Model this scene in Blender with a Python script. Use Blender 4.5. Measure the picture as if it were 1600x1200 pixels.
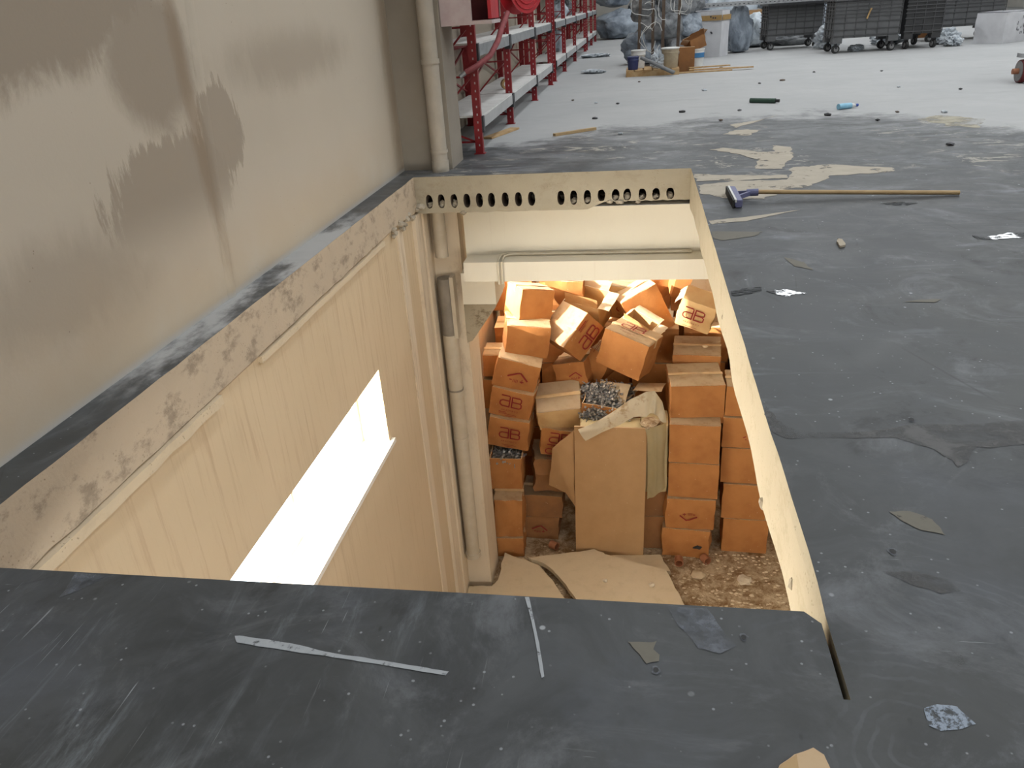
import bpy, bmesh, math, random
from mathutils import Vector, Matrix, Euler, noise as mnoise
random.seed(7)
S = bpy.context.scene
C = S.collection
for o in list(bpy.data.objects): bpy.data.objects.remove(o)

# ------------------------------------------------------------------ camera, light, exposure
cam_d = bpy.data.cameras.new('camera'); cam = bpy.data.objects.new('camera', cam_d); C.objects.link(cam)
cam_d.sensor_width = 36.0; cam_d.lens = 27.045; cam_d.clip_start = 0.05; cam_d.clip_end = 200
cam.matrix_world = Matrix.Translation((0, 0, 1.35)) @ Matrix((
    (0.9871971, -0.0099946, 0.1591918), (0.1470559, 0.4435779, -0.8840889), (-0.0617779, 0.8961801, 0.4393686))).to_4x4()
S.camera = cam
w = bpy.data.worlds.new('sky'); S.world = w; w.use_nodes = True
bg = w.node_tree.nodes['Background']; bg.inputs[0].default_value = (0.80, 0.90, 1.0, 1); bg.inputs[1].default_value = 6.0
S.view_settings.view_transform = 'Standard'; S.view_settings.look = 'None'
S.cycles.caustics_reflective = False; S.cycles.caustics_refractive = False
S.view_settings.gamma = 1; S.view_settings.exposure = 0.0; S.view_settings.use_curve_mapping = False

def light(name, typ, loc, direction, energy, color, **kw):
    d = bpy.data.lights.new(name, typ); d.energy = energy; d.color = color
    for k, v in kw.items(): setattr(d, k, v)
    o = bpy.data.objects.new(name, d); C.objects.link(o); o.location = loc
    o.rotation_euler = Vector(direction).to_track_quat('-Z', 'Y').to_euler()
    return o
# low sun from outside the window wall
light('sun', 'SUN', (-12, 4, 8), (1.0, 0.34, -0.45), 26.0, (1.0, 0.93, 0.80), angle=0.012)
# rooflight strips of the hall (frosted sheets between the roof beams, they run along Y)
def strip(name, x, y, sx, sy, e, col=(0.93, 0.97, 1.0)):
    o = light(name, 'AREA', (x, y, 6.9), (0, 0, -1), e, col, shape='RECTANGLE', size=sx, size_y=sy); o.rotation_euler = (0, 0, 0); return o
for x in (0.6, 4.6, 8.6, 12.6): strip('rooflight', x, 15.0, 0.9, 40.0, 680.0)
# daylight standing in the window openings of the storey below, plus an added light behind the viewer
def daylight(name, y0, y1, z0, z1, e, x=-2.36):
    d = light(name, 'AREA', (x, (y0+y1)/2, (z0+z1)/2), (1, 0, 0), e, (1.0, 0.90, 0.74), shape='RECTANGLE', size=(y1-y0), size_y=(z1-z0))
    d.rotation_euler = Matrix(((0, 0, -1), (-1, 0, 0), (0, 1, 0))).to_euler()
    return d
daylight('window_daylight', 0.2, 5.37, -1.87, -1.22, 300.0)
daylight('window_daylight', 8.1, 13.2, -1.87, -0.62, 400.0)
light('window_daylight', 'AREA', (4.0, -3.25, -1.6), (0, 1, 0), 250.0, (1.0, 0.90, 0.74), shape='RECTANGLE', size=7.8, size_y=1.1)  # added light at the made-up back window, brightens the box fronts

# ------------------------------------------------------------------ material helpers
MATS = {}
class G:
    def __init__(s, name):
        s.m = bpy.data.materials.new(name); s.m.use_nodes = True; s.t = s.m.node_tree; s.n = s.t.nodes
        s.b = s.n['Principled BSDF']; s.out = s.n['Material Output']; MATS[name] = s.m
        s.obj = None
    def node(s, typ, **kw):
        k = s.n.new(typ)
        for a, v in kw.items(): setattr(k, a, v)
        return k
    def link(s, a, b): s.t.links.new(a, b)
    def put(s, sock, v):
        if hasattr(v, 'is_output'): s.link(v, sock)
        elif isinstance(v, (tuple, list)) and len(v) == 3 and sock.type == 'RGBA': sock.default_value = (*v, 1)
        else: sock.default_value = v
    def pos(s, kind='Position'):
        if kind == 'Position': return s.node('ShaderNodeNewGeometry').outputs['Position']
        return s.node('ShaderNodeTexCoord').outputs[kind]
    def map(s, vec, scale=(1, 1, 1), loc=(0, 0, 0), rot=(0, 0, 0)):
        k = s.node('ShaderNodeMapping'); s.link(vec, k.inputs[0])
        k.inputs['Location'].default_value = loc; k.inputs['Rotation'].default_value = rot; k.inputs['Scale'].default_value = scale
        return k.outputs[0]
    def noise(s, vec, scale, detail=4, rough=0.55, dist=0.0):
        k = s.node('ShaderNodeTexNoise'); s.link(vec, k.inputs['Vector']); k.inputs['Scale'].default_value = scale
        k.inputs['Detail'].default_value = detail; k.inputs['Roughness'].default_value = rough; k.inputs['Distortion'].default_value = dist
        return k.outputs['Fac']
    def voro(s, vec, scale, feature='F1'):
        k = s.node('ShaderNodeTexVoronoi'); s.link(vec, k.inputs['Vector']); k.inputs['Scale'].default_value = scale; k.feature = feature
        return k.outputs['Distance']
    def step(s, v, lo, hi, a=0.0, b=1.0):
        k = s.node('ShaderNodeMapRange'); k.interpolation_type = 'SMOOTHSTEP'; s.put(k.inputs[0], v)
        k.inputs[1].default_value = lo; k.inputs[2].default_value = hi; k.inputs[3].default_value = a; k.inputs[4].default_value = b
        return k.outputs[0]
    def math(s, op, a, b=0.0, clamp=False):
        k = s.node('ShaderNodeMath', operation=op, use_clamp=clamp); s.put(k.inputs[0], a); s.put(k.inputs[1], b); return k.outputs[0]
    def mix(s, f, a, b):
        k = s.node('ShaderNodeMix', data_type='RGBA'); s.put(k.inputs[0], f); s.put(k.inputs[6], a); s.put(k.inputs[7], b); return k.outputs[2]
    def sep(s, vec):
        k = s.node('ShaderNodeSeparateXYZ'); s.link(vec, k.inputs[0]); return k.outputs
    def blob(s, a, b, ca, cb, ra, rb, wob=None, amp=0.35, soft=0.25):
        # soft ellipse in two coordinates with a ragged edge
        da = s.math('DIVIDE', s.math('SUBTRACT', a, ca), ra); db = s.math('DIVIDE', s.math('SUBTRACT', b, cb), rb)
        r = s.math('SQRT', s.math('ADD', s.math('MULTIPLY', da, da), s.math('MULTIPLY', db, db)))
        if wob is not None: r = s.math('ADD', r, s.math('MULTIPLY', s.math('SUBTRACT', wob, 0.5), amp*2))
        return s.step(r, 1.0, 1.0-soft)
    def bump(s, h, strength=0.3, dist=0.01):
        k = s.node('ShaderNodeBump'); k.inputs['Strength'].default_value = strength; k.inputs['Distance'].default_value = dist
        s.put(k.inputs['Height'], h); s.link(k.outputs[0], s.b.inputs['Normal'])
    def done(s, col, rough=0.8, metal=0.0, spec=None):
        s.put(s.b.inputs['Base Color'], col); s.put(s.b.inputs['Roughness'], rough); s.put(s.b.inputs['Metallic'], metal)
        if spec is not None: s.put(s.b.inputs['Specular IOR Level'], spec)
        return s.m

def simple(name, c1, c2, scale=6, rough=0.8, metal=0.0, bump=0.15, coord='Object', detail=5):
    g = G(name); v = g.pos(coord); n = g.noise(v, scale, detail)
    g.bump(g.noise(v, scale*6, 3), bump, 0.01)
    return g.done(g.mix(g.step(n, 0.3, 0.7), c1, c2), rough, metal)

# ---- plain ones
simple('red_paint', (0.27, 0.010, 0.014), (0.20, 0.011, 0.015), 5, 0.45)
simple('red_plastic', (0.52, 0.02, 0.03), (0.42, 0.02, 0.03), 5, 0.4)
simple('dark_red', (0.09, 0.006, 0.008), (0.12, 0.01, 0.012), 5, 0.6)
simple('pink_paint', (0.46, 0.36, 0.36), (0.52, 0.44, 0.43), 9, 0.7)
simple('hose_rubber', (0.30, 0.075, 0.08), (0.22, 0.05, 0.055), 20, 0.7)
simple('galvanised', (0.30, 0.31, 0.32), (0.42, 0.43, 0.44), 14, 0.45, 0.6)
simple('shelf_edge', (0.36, 0.36, 0.36), (0.42, 0.42, 0.42), 5, 0.6)
simple('shelf_board', (0.60, 0.59, 0.57), (0.70, 0.69, 0.67), 5, 0.7)
simple('bin_plastic', (0.105, 0.107, 0.110), (0.125, 0.127, 0.130), 4, 0.7)
simple('bin_rib_shade', (0.070, 0.071, 0.073), (0.08, 0.081, 0.083), 4, 0.7)  # rib relief shaded by colour, toned apart from the body plastic
simple('bin_plastic_dark', (0.032, 0.032, 0.034), (0.045, 0.045, 0.045), 4, 0.7)
simple('caster_grey', (0.18, 0.18, 0.18), (0.26, 0.26, 0.26), 20, 0.6)
simple('black_rubber', (0.018, 0.018, 0.018), (0.03, 0.03, 0.03), 20, 0.7)
simple('dark_metal', (0.03, 0.03, 0.035), (0.05, 0.05, 0.055), 10, 0.5, 0.3)
simple('raw_wood', (0.40, 0.24, 0.10), (0.52, 0.36, 0.19), 8, 0.8)
simple('old_wood', (0.085, 0.06, 0.045), (0.13, 0.095, 0.07), 8, 0.85)
simple('stick_wood', (0.47, 0.33, 0.17), (0.40, 0.27, 0.13), 12, 0.7)
simple('blue_plastic', (0.02, 0.03, 0.10), (0.03, 0.04, 0.13), 8, 0.5)
simple('label_blue', (0.03, 0.16, 0.36), (0.05, 0.20, 0.42), 8, 0.5)
simple('bottle_blue', (0.20, 0.45, 0.62), (0.30, 0.55, 0.70), 8, 0.3)
simple('cap_blue', (0.02, 0.06, 0.30), (0.03, 0.08, 0.34), 8, 0.4)
simple('squeegee_blue', (0.10, 0.11, 0.22), (0.16, 0.16, 0.28), 8, 0.5)
simple('green_tube', (0.02, 0.05, 0.035), (0.03, 0.07, 0.045), 8, 0.5)
simple('tin_tan', (0.40, 0.33, 0.22), (0.30, 0.24, 0.16), 7, 0.6)
simple('white_plastic', (0.62, 0.62, 0.60), (0.70, 0.70, 0.68), 8, 0.5)
simple('carton_white', (0.62, 0.62, 0.64), (0.55, 0.55, 0.57), 4, 0.8)
simple('grey_pipe', (0.13, 0.135, 0.14), (0.17, 0.175, 0.18), 7, 0.6)
simple('brown_tape', (0.40, 0.25, 0.10), (0.45, 0.29, 0.12), 7, 0.4)
simple('print_black', (0.05, 0.05, 0.06), (0.08, 0.08, 0.09), 12, 0.7)
simple('print_red', (0.26, 0.018, 0.014), (0.22, 0.016, 0.012), 30, 0.8, bump=0)
simple('print_tan', (0.26, 0.12, 0.05), (0.22, 0.10, 0.04), 30, 0.8, bump=0)
simple('box_tape', (0.62, 0.44, 0.25), (0.56, 0.39, 0.21), 14, 0.35)
simple('screw_steel', (0.13, 0.13, 0.135), (0.34, 0.34, 0.35), 25, 0.45, 0.5)
simple('screw_head', (0.30, 0.29, 0.28), (0.46, 0.43, 0.40), 25, 0.5, 0.4)
simple('grey_plastic_sheet', (0.07, 0.07, 0.072), (0.09, 0.09, 0.09), 10, 0.4)
simple('white_frame', (0.75, 0.72, 0.66), (0.70, 0.67, 0.60), 10, 0.5)
simple('white_roof', (0.70, 0.70, 0.70), (0.74, 0.74, 0.74), 3, 0.9)
simple('hall_wall', (0.60, 0.58, 0.53), (0.64, 0.62, 0.58), 2, 0.9)
simple('lower_wall', (0.66, 0.56, 0.40), (0.70, 0.60, 0.44), 2, 0.9)
simple('orange_cup', (0.36, 0.15, 0.075), (0.30, 0.12, 0.06), 12, 0.6)
simple('pale_stone', (0.66, 0.58, 0.46), (0.56, 0.48, 0.36), 30, 0.9)
simple('rope_white', (0.62, 0.62, 0.60), (0.52, 0.52, 0.50), 30, 0.8)

def bag_mat(name, c1, c2):
    g = G(name); v = g.pos('Object'); n = g.noise(v, 3.0, 6, 0.6, 0.6)
    g.bump(g.noise(v, 9, 6, 0.6, 1.2), 0.6, 0.06)
    return g.done(g.mix(g.step(n, 0.35, 0.68), c1, c2), 0.38)
bag_mat('bag_blue_grey', (0.15, 0.18, 0.22), (0.36, 0.41, 0.47))
bag_mat('bag_grey', (0.12, 0.13, 0.14), (0.28, 0.29, 0.30))
bag_mat('bag_pale', (0.42, 0.48, 0.54), (0.62, 0.68, 0.73))
bag_mat('film_clear', (0.42, 0.46, 0.50), (0.68, 0.72, 0.76))

def cardboard(name, base, dusty, red=(0.36, 0.17, 0.065)):
    g = G(name); v = g.pos('Object'); gn = g.node('ShaderNodeNewGeometry')
    nz = g.sep(gn.outputs['Normal'])[2]
    n1 = g.noise(v, 3.5, 6, 0.6); n2 = g.noise(v, 34, 3)
    col = g.mix(g.step(n1, 0.35, 0.72), base, red)
    # settled dust lies on whatever faces up
    dust = g.math('MULTIPLY', g.step(nz, 0.35, 0.95), g.step(g.noise(v, 7, 6, 0.65), 0.12, 0.55))
    speck = g.step(g.voro(v, 16), 0.10, 0.05)
    speck = g.math('MULTIPLY', speck, g.step(g.noise(v, 6, 2), 0.5, 0.62))
    col = g.mix(g.math('MULTIPLY', dust, 0.95), col, dusty)
    col = g.mix(g.math('MULTIPLY', speck, 0.6), col, (0.72, 0.58, 0.40))
    g.bump(g.math('ADD', g.noise(v, 5, 3), g.math('MULTIPLY', n2, 0.12)), 0.25, 0.02)
    return g.done(col, 0.82, spec=0.25)
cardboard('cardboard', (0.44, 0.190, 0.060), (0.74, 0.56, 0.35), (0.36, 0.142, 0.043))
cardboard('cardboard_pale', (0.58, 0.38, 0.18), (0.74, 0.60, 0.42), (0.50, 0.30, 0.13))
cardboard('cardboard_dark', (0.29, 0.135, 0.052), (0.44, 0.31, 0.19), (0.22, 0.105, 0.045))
cardboard('kraft_board', (0.44, 0.265, 0.130), (0.55, 0.40, 0.25), (0.40, 0.235, 0.112))
cardboard('torn_paper', (0.66, 0.48, 0.28), (0.74, 0.60, 0.42), (0.60, 0.42, 0.22))
cardboard('fibre_sheet', (0.50, 0.40, 0.27), (0.60, 0.49, 0.34), (0.45, 0.35, 0.23))

g = G('tarp'); v = g.pos('Object'); n = g.noise(v, 6, 6, 0.65)
stain = g.step(g.noise(v, 3, 5, 0.7), 0.56, 0.66)
g.bump(g.noise(v, 12, 4), 0.2, 0.02)
g.done(g.mix(g.math('MULTIPLY', stain, 0.7), g.mix(n, (0.70, 0.62, 0.46), (0.80, 0.72, 0.56)), (0.42, 0.25, 0.08)), 0.55)
g = G('tarp_tan'); v = g.pos('Object'); n = g.noise(v, 6, 6, 0.65)
g.bump(g.noise(v, 9, 4), 0.2, 0.02)
g.done(g.mix(n, (0.50, 0.40, 0.22), (0.62, 0.51, 0.30)), 0.5)

# ---- hall floor: dark worn concrete, dusty pale screed farther in, wiped streaks and spots
g = G('floor_concrete'); p = g.pos(); xyz = g.sep(p); X, Y, Z = xyz
n_big = g.noise(p, 0.9, 6, 0.6); n_mid = g.noise(p, 3.2, 8, 0.66, 0.8); n_fine = g.noise(p, 26, 5, 0.7)
base = g.mix(g.step(n_mid, 0.32, 0.70), (0.050, 0.053, 0.055), (0.084, 0.088, 0.092))
base = g.mix(g.math('MULTIPLY', g.step(n_big, 0.45, 0.7), 0.55), base, (0.068, 0.069, 0.064))
cloud = g.noise(p, 2.1, 10, 0.72, 1.1)
base = g.mix(g.math('MULTIPLY', g.step(cloud, 0.50, 0.72), 0.70), base, (0.165, 0.172, 0.185))
base = g.mix(g.math('MULTIPLY', g.step(g.noise(p, 1.4, 9, 0.7, 1.6), 0.54, 0.68), 0.75), base, (0.036, 0.036, 0.036))
crk = g.math('MULTIPLY', g.step(g.voro(g.map(p, (1, 1, 1)), 1.1, 'DISTANCE_TO_EDGE'), 0.006, 0.0), g.step(g.noise(p, 1.1, 3), 0.52, 0.60))
base = g.mix(g.math('MULTIPLY', crk, 0.5), base, (0.03, 0.03, 0.03))
scr = g.math('MULTIPLY', g.step(g.noise(g.map(p, (3.0, 60.0, 1), rot=(0, 0, 0.5)), 1.6, 3), 0.70, 0.74), g.step(g.noise(p, 1.7, 3), 0.50, 0.62))
scr2 = g.math('MULTIPLY', g.step(g.noise(g.map(p, (4.0, 50.0, 1), rot=(0, 0, -0.35)), 1.8, 3), 0.71, 0.75), g.step(g.noise(p, 2.3, 3), 0.52, 0.62))
base = g.mix(g.math('MULTIPLY', g.math('MAXIMUM', scr, scr2), 0.6), base, (0.30, 0.315, 0.33))
# mop wipes along X beyond the hole
wipe = g.noise(g.map(p, (0.7, 3.2, 1), rot=(0, 0, 0.06)), 1.5, 9, 0.70, 0.9)
wm = g.math('MULTIPLY', g.math('MULTIPLY', g.step(wipe, 0.52, 0.72), g.step(Y, 1.9, 3.2)), g.step(g.noise(p, 0.55, 3), 0.38, 0.60))
base = g.mix(g.math('MULTIPLY', wm, 0.75), base, (0.22, 0.235, 0.26))
# scraping streaks that run away from the camera on the near slab, mostly on its left
stk = g.noise(g.map(p, (5.0, 0.9, 1), rot=(0, 0, math.radians(20))), 2.0, 8, 0.74, 0.7)
left = g.step(X, 0.15, -1.1)
sm = g.math('MULTIPLY', g.math('MULTIPLY', g.math('MULTIPLY', g.step(stk, 0.50, 0.78), left), g.step(Y, 1.9, 1.4)), g.step(g.noise(p, 1.8, 5, 0.6), 0.40, 0.62))
base = g.mix(g.math('MULTIPLY', sm, 0.75), base, (0.26, 0.285, 0.315))
stk2 = g.noise(g.map(p, (60.0, 1.6, 1), rot=(0, 0, math.radians(18))), 2.0, 3, 0.6)
sm2 = g.math('MULTIPLY', g.math('MULTIPLY', g.step(stk2, 0.66, 0.71), g.step(g.noise(p, 2.6, 3), 0.42, 0.58)), g.math('MULTIPLY', left, g.step(Y, 1.9, 1.4)))
base = g.mix(g.math('MULTIPLY', sm2, 0.8), base, (0.38, 0.40, 0.42))
# bluish sheen of the near floor, painted into the base colour
sheen_tint = g.math('MULTIPLY', g.step(g.noise(p, 1.5, 6, 0.65), 0.46, 0.72), g.step(Y, 3.2, 1.2))
base = g.mix(g.math('MULTIPLY', sheen_tint, 0.45), base, (0.105, 0.115, 0.140))
# swirl smears
sw = g.node('ShaderNodeTexWave', wave_type='RINGS', rings_direction='Z'); g.link(g.map(p, (1, 1, 1), (-0.55, -1.12, 0)), sw.inputs[0])
sw.inputs['Scale'].default_value = 9; sw.inputs['Distortion'].default_value = 7; sw.inputs['Detail'].default_value = 3
swm = g.math('MULTIPLY', g.step(sw.outputs['Fac'], 0.72, 0.95), g.math('MULTIPLY', g.step(g.noise(p, 3.0, 4), 0.50, 0.66), g.step(X, 0.2, 0.5)))
swm = g.math('MULTIPLY', swm, g.step(Y, 2.4, 1.3))
base = g.mix(g.math('MULTIPLY', swm, 0.13), base, (0.24, 0.26, 0.29))
# paint spots and grit
sp = g.step(g.voro(p, 9.0), 0.085, 0.045); sp = g.math('MULTIPLY', sp, g.step(g.noise(p, 7, 2), 0.52, 0.62))
base = g.mix(g.math('MULTIPLY', sp, 0.75), base, (0.42, 0.44, 0.46))
sp2 = g.step(g.voro(p, 30.0), 0.13, 0.07); sp2 = g.math('MULTIPLY', sp2, g.step(g.noise(p, 11, 2), 0.50, 0.58))
sp3 = g.math('MULTIPLY', g.step(g.voro(g.map(p, (1.0, 0.55, 1)), 15.0), 0.10, 0.05), g.step(g.noise(g.map(p, (1, 1, 1), (3, 5, 0)), 5, 3), 0.52, 0.60))
base = g.mix(g.math('MULTIPLY', sp3, 0.5), base, (0.03, 0.03, 0.03))
base = g.mix(g.math('MULTIPLY', sp2, 0.6), base, (0.36, 0.38, 0.40))
# pale slurry flecks around the mop and up to the dust line
fl_ = g.noise(g.map(p, (1.0, 1.7, 1), rot=(0, 0, 0.25)), 2.6, 10, 0.74, 1.4)
band = g.math('MULTIPLY', g.step(Y, 6.0, 7.2), g.step(Y, 10.6, 8.6))
fm = g.math('MULTIPLY', g.math('MULTIPLY', g.step(fl_, 0.55, 0.60), band), g.step(g.noise(p, 0.8, 4), 0.44, 0.58))
base = g.mix(g.math('MULTIPLY', fm, 0.85), base, (0.43, 0.395, 0.33))
# dust front
edge = g.math('ADD', Y, g.math('MULTIPLY', g.math('SUBTRACT', g.noise(p, 0.9, 7, 0.62), 0.5), 3.2))
edge = g.math('SUBTRACT', edge, g.math('MULTIPLY', g.step(X, -1.4, 1.4), 1.3))
edge = g.math('ADD', edge, g.math('MULTIPLY', g.step(X, 2.2, 3.8), 1.6))
dust = g.step(g.math('ADD', edge, g.math('MULTIPLY', g.math('SUBTRACT', g.noise(p, 5.0, 6, 0.7), 0.5), 1.5)), 8.2, 9.0)
ledge = g.math('MULTIPLY', g.step(X, -2.02, -2.05), g.step(g.noise(g.map(p, (2, 1, 1)), 1.3, 7, 0.65), 0.40, 0.56))
dust = g.math('MAXIMUM', dust, g.math('MULTIPLY', g.math('MULTIPLY', ledge, g.step(Y, 6.3, 5.0)), g.step(Y, 2.2, 3.0)))
thin = g.math('MULTIPLY', g.step(edge, 5.2, 8.6), g.step(g.noise(g.map(p, (0.8, 1.5, 1)), 1.6, 9, 0.72, 0.8), 0.40, 0.68))
base = g.mix(g.math('MULTIPLY', thin, 0.55), base, (0.30, 0.305, 0.315))
dcol = g.mix(g.noise(p, 0.7, 7, 0.6), (0.34, 0.345, 0.35), (0.46, 0.46, 0.455))
dcol = g.mix(g.math('MULTIPLY', g.step(g.noise(g.map(p, (0.5, 1.4, 1)), 1.3, 6, 0.6), 0.55, 0.75), 0.35), dcol, (0.27, 0.27, 0.275))
col = g.mix(g.math('MULTIPLY', dust, g.step(n_mid, 0.10, 0.36, 0.55, 1.0)), base, dcol)
rough = g.math('ADD', g.step(n_mid, 0.3, 0.7, 0.36, 0.56), g.math('MULTIPLY', dust, 0.32))
g.bump(g.math('ADD', g.math('MULTIPLY', n_fine, 0.25), n_mid), 0.10, 0.01)
g.done(col, rough, spec=0.24)

# ---- upper left wall: cream paint with brown water stains
g = G('stained_paint'); p = g.pos(); X, Y, Z = g.sep(p)
wob = g.noise(g.map(p, (1, 2.2, 1.1)), 2.6, 9, 0.72, 0.4)
wob2 = g.noise(g.map(p, (1, 5.0, 0.9)), 4.0, 8, 0.75)
col = g.mix(g.noise(p, 1.2, 4), (0.48, 0.425, 0.345), (0.55, 0.485, 0.40))
brown = (0.245, 0.195, 0.145)
m1 = g.blob(Y, Z, 2.55, 1.72, 1.35, 0.60, wob, 0.30, 0.22)
m2 = g.math('MULTIPLY', g.blob(Y, Z, 3.55, 1.25, 0.42, 0.40, wob, 0.35, 0.4), 0.9)
m3 = g.math('MULTIPLY', g.math('MULTIPLY', g.blob(Y, Z, 3.50, 0.62, 0.62, 0.30, wob2, 0.60, 0.16), g.step(Z, 0.32, 0.66)), 0.8)
m3b = g.math('MULTIPLY', g.blob(Y, Z, 4.05, 0.86, 0.24, 0.26, wob2, 0.75, 0.15), 0.75)
m4 = g.math('MULTIPLY', g.math('MULTIPLY', g.blob(Y, Z, 5.15, 1.16, 1.35, 0.26, wob, 0.40, 0.7), g.step(Z, 1.50, 1.15)), 0.55)
m5 = g.math('MULTIPLY', g.blob(Y, Z, 2.6, 0.46, 0.80, 0.30, wob, 0.45, 0.7), 0.55)
m = g.math('MAXIMUM', g.math('MAXIMUM', m1, m2), g.math('MAXIMUM', g.math('MAXIMUM', m3, m3b), g.math('MAXIMUM', m4, m5)))
col = g.mix(g.math('MULTIPLY', m, 0.72), col, brown)
# rusty foot of the wall
foot = g.math('MULTIPLY', g.step(Z, 0.62, 0.05), g.step(g.noise(p, 1.4, 5), 0.25, 0.6))
col = g.mix(g.math('MULTIPLY', foot, 0.55), col, (0.47, 0.36, 0.24))
# darker run behind the crease and by the column
run = g.math('MULTIPLY', g.blob(Y, Z, 3.80, 1.0, 0.10, 1.2, wob2, 0.4, 0.8), 0.65)
run2 = g.math('MULTIPLY', g.blob(Y, Z, 7.2, 1.0, 0.28, 2.2, wob, 0.4, 0.9), 0.6)
col = g.mix(run, col, (0.27, 0.20, 0.135)); col = g.mix(run2, col, (0.25, 0.185, 0.12))
spots = g.math('MULTIPLY', g.step(g.voro(p, 22), 0.09, 0.04), g.step(g.noise(p, 3, 3), 0.55, 0.66))
col = g.mix(g.math('MULTIPLY', spots, 0.6), col, (0.16, 0.11, 0.07))
dustfoot = g.math('MULTIPLY', g.step(Z, 0.045, 0.0), 0.8)
col = g.mix(dustfoot, col, (0.46, 0.45, 0.43))
g.bump(g.noise(p, 60, 3), 0.12, 0.004)
g.done(col, 0.85, spec=0.2)

# ---- cream render of the storey below, with drips
def cream(name, a, b, drip, amount=0.55, grime=0.35):
    g = G(name); p = g.pos(); X, Y, Z = g.sep(p)
    col = g.mix(g.noise(p, 1.6, 5), a, b)
    d = g.noise(g.map(p, (1, 9, 0.55)), 2.0, 7, 0.72)
    d2 = g.noise(g.map(p, (22, 22, 0.9)), 1.0, 4, 0.7)
    dm = g.math('MULTIPLY', g.step(d, 0.50, 0.68), g.step(Z, -4.2, -0.8, 0.35, 1.0))
    col = g.mix(g.math('MULTIPLY', dm, amount), col, drip)
    col = g.mix(g.math('MULTIPLY', g.step(d2, 0.60, 0.72), amount*0.5), col, (0.36, 0.25, 0.15))
    gr = g.step(g.noise(p, 7, 9, 0.75), 0.62, 0.72)
    col = g.mix(g.math('MULTIPLY', gr, grime), col, (0.34, 0.27, 0.18))
    g.bump(g.math('ADD', g.noise(p, 40, 3), g.noise(p, 6, 4)), 0.15, 0.006)
    g.done(col, 0.8, spec=0.2)
cream('cream_wall', (0.55, 0.43, 0.285), (0.63, 0.50, 0.34), (0.46, 0.33, 0.215), 0.6, 0.1)
cream('cream_column', (0.64, 0.53, 0.39), (0.70, 0.59, 0.45), (0.38, 0.28, 0.19), 0.8, 0.3)
cream('cream_beam', (0.66, 0.61, 0.50), (0.71, 0.66, 0.55), (0.60, 0.53, 0.41), 0.15, 0.06)
# sawn faces of the slab
def sawn(name, a, b, grime, dark):
    g = G(name); p = g.pos(); X, Y, Z = g.sep(p)
    col = g.mix(g.noise(p, 4, 7, 0.65), a, b)
    gr = g.step(g.noise(g.map(p, (1, 1, 1.6)), 5, 10, 0.76), 0.50, 0.64)
    pit = g.math('MULTIPLY', g.step(g.voro(p, 70), 0.30, 0.14), g.step(g.noise(p, 9, 4), 0.52, 0.66))
    col = g.mix(g.math('MULTIPLY', gr, grime), col, dark)
    col = g.mix(g.math('MULTIPLY', pit, 0.6), col, (0.20, 0.155, 0.10))
    g.bump(g.math('SUBTRACT', g.noise(p, 50, 5), g.math('MULTIPLY', pit, 0.7)), 0.35, 0.006)
    g.done(col, 0.9, spec=0.15)
sawn('sawn_right', (0.45, 0.395, 0.29), (0.52, 0.46, 0.345), 0.30, (0.30, 0.235, 0.14))
sawn('sawn_far', (0.34, 0.30, 0.225), (0.42, 0.37, 0.28), 0.35, (0.27, 0.22, 0.16))
sawn('sawn_left', (0.44, 0.36, 0.27), (0.52, 0.42, 0.31), 0.70, (0.225, 0.18, 0.135))
sawn('plaster_lip', (0.58, 0.47, 0.33), (0.64, 0.53, 0.38), 0.15, (0.34, 0.26, 0.18))
sawn('broken_concrete', (0.30, 0.26, 0.20), (0.50, 0.44, 0.35), 0.6, (0.10, 0.08, 0.06))
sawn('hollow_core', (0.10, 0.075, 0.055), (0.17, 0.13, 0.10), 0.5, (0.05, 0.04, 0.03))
sawn('corbel_dirty', (0.30, 0.25, 0.17), (0.42, 0.36, 0.27), 0.75, (0.13, 0.095, 0.055))
simple('pipe_paint', (0.52, 0.45, 0.345), (0.46, 0.39, 0.29), 7, 0.6, coord='Position')
simple('pipe_grey', (0.37, 0.33, 0.27), (0.42, 0.37, 0.305), 7, 0.6, coord='Position')
simple('pipe_bare', (0.20, 0.17, 0.135), (0.26, 0.225, 0.18), 7, 0.7, coord='Position')
simple('conduit_paint', (0.60, 0.54, 0.42), (0.54, 0.48, 0.36), 7, 0.6, coord='Position')
simple('column_paint', (0.26, 0.225, 0.18), (0.31, 0.27, 0.22), 1.5, 0.85, coord='Position')

g = G('rubble_floor'); p = g.pos()
n = g.noise(p, 5, 10, 0.78, 0.4); f = g.noise(p, 30, 6, 0.8)
col = g.mix(g.step(n, 0.36, 0.62), (0.23, 0.135, 0.065), (0.60, 0.48, 0.33))
col = g.mix(g.math('MULTIPLY', g.step(f, 0.54, 0.62), 0.7), col, (0.20, 0.105, 0.045))
g.bump(g.math('ADD', n, f), 0.6, 0.03)
g.done(col, 0.95, spec=0.1)

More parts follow.
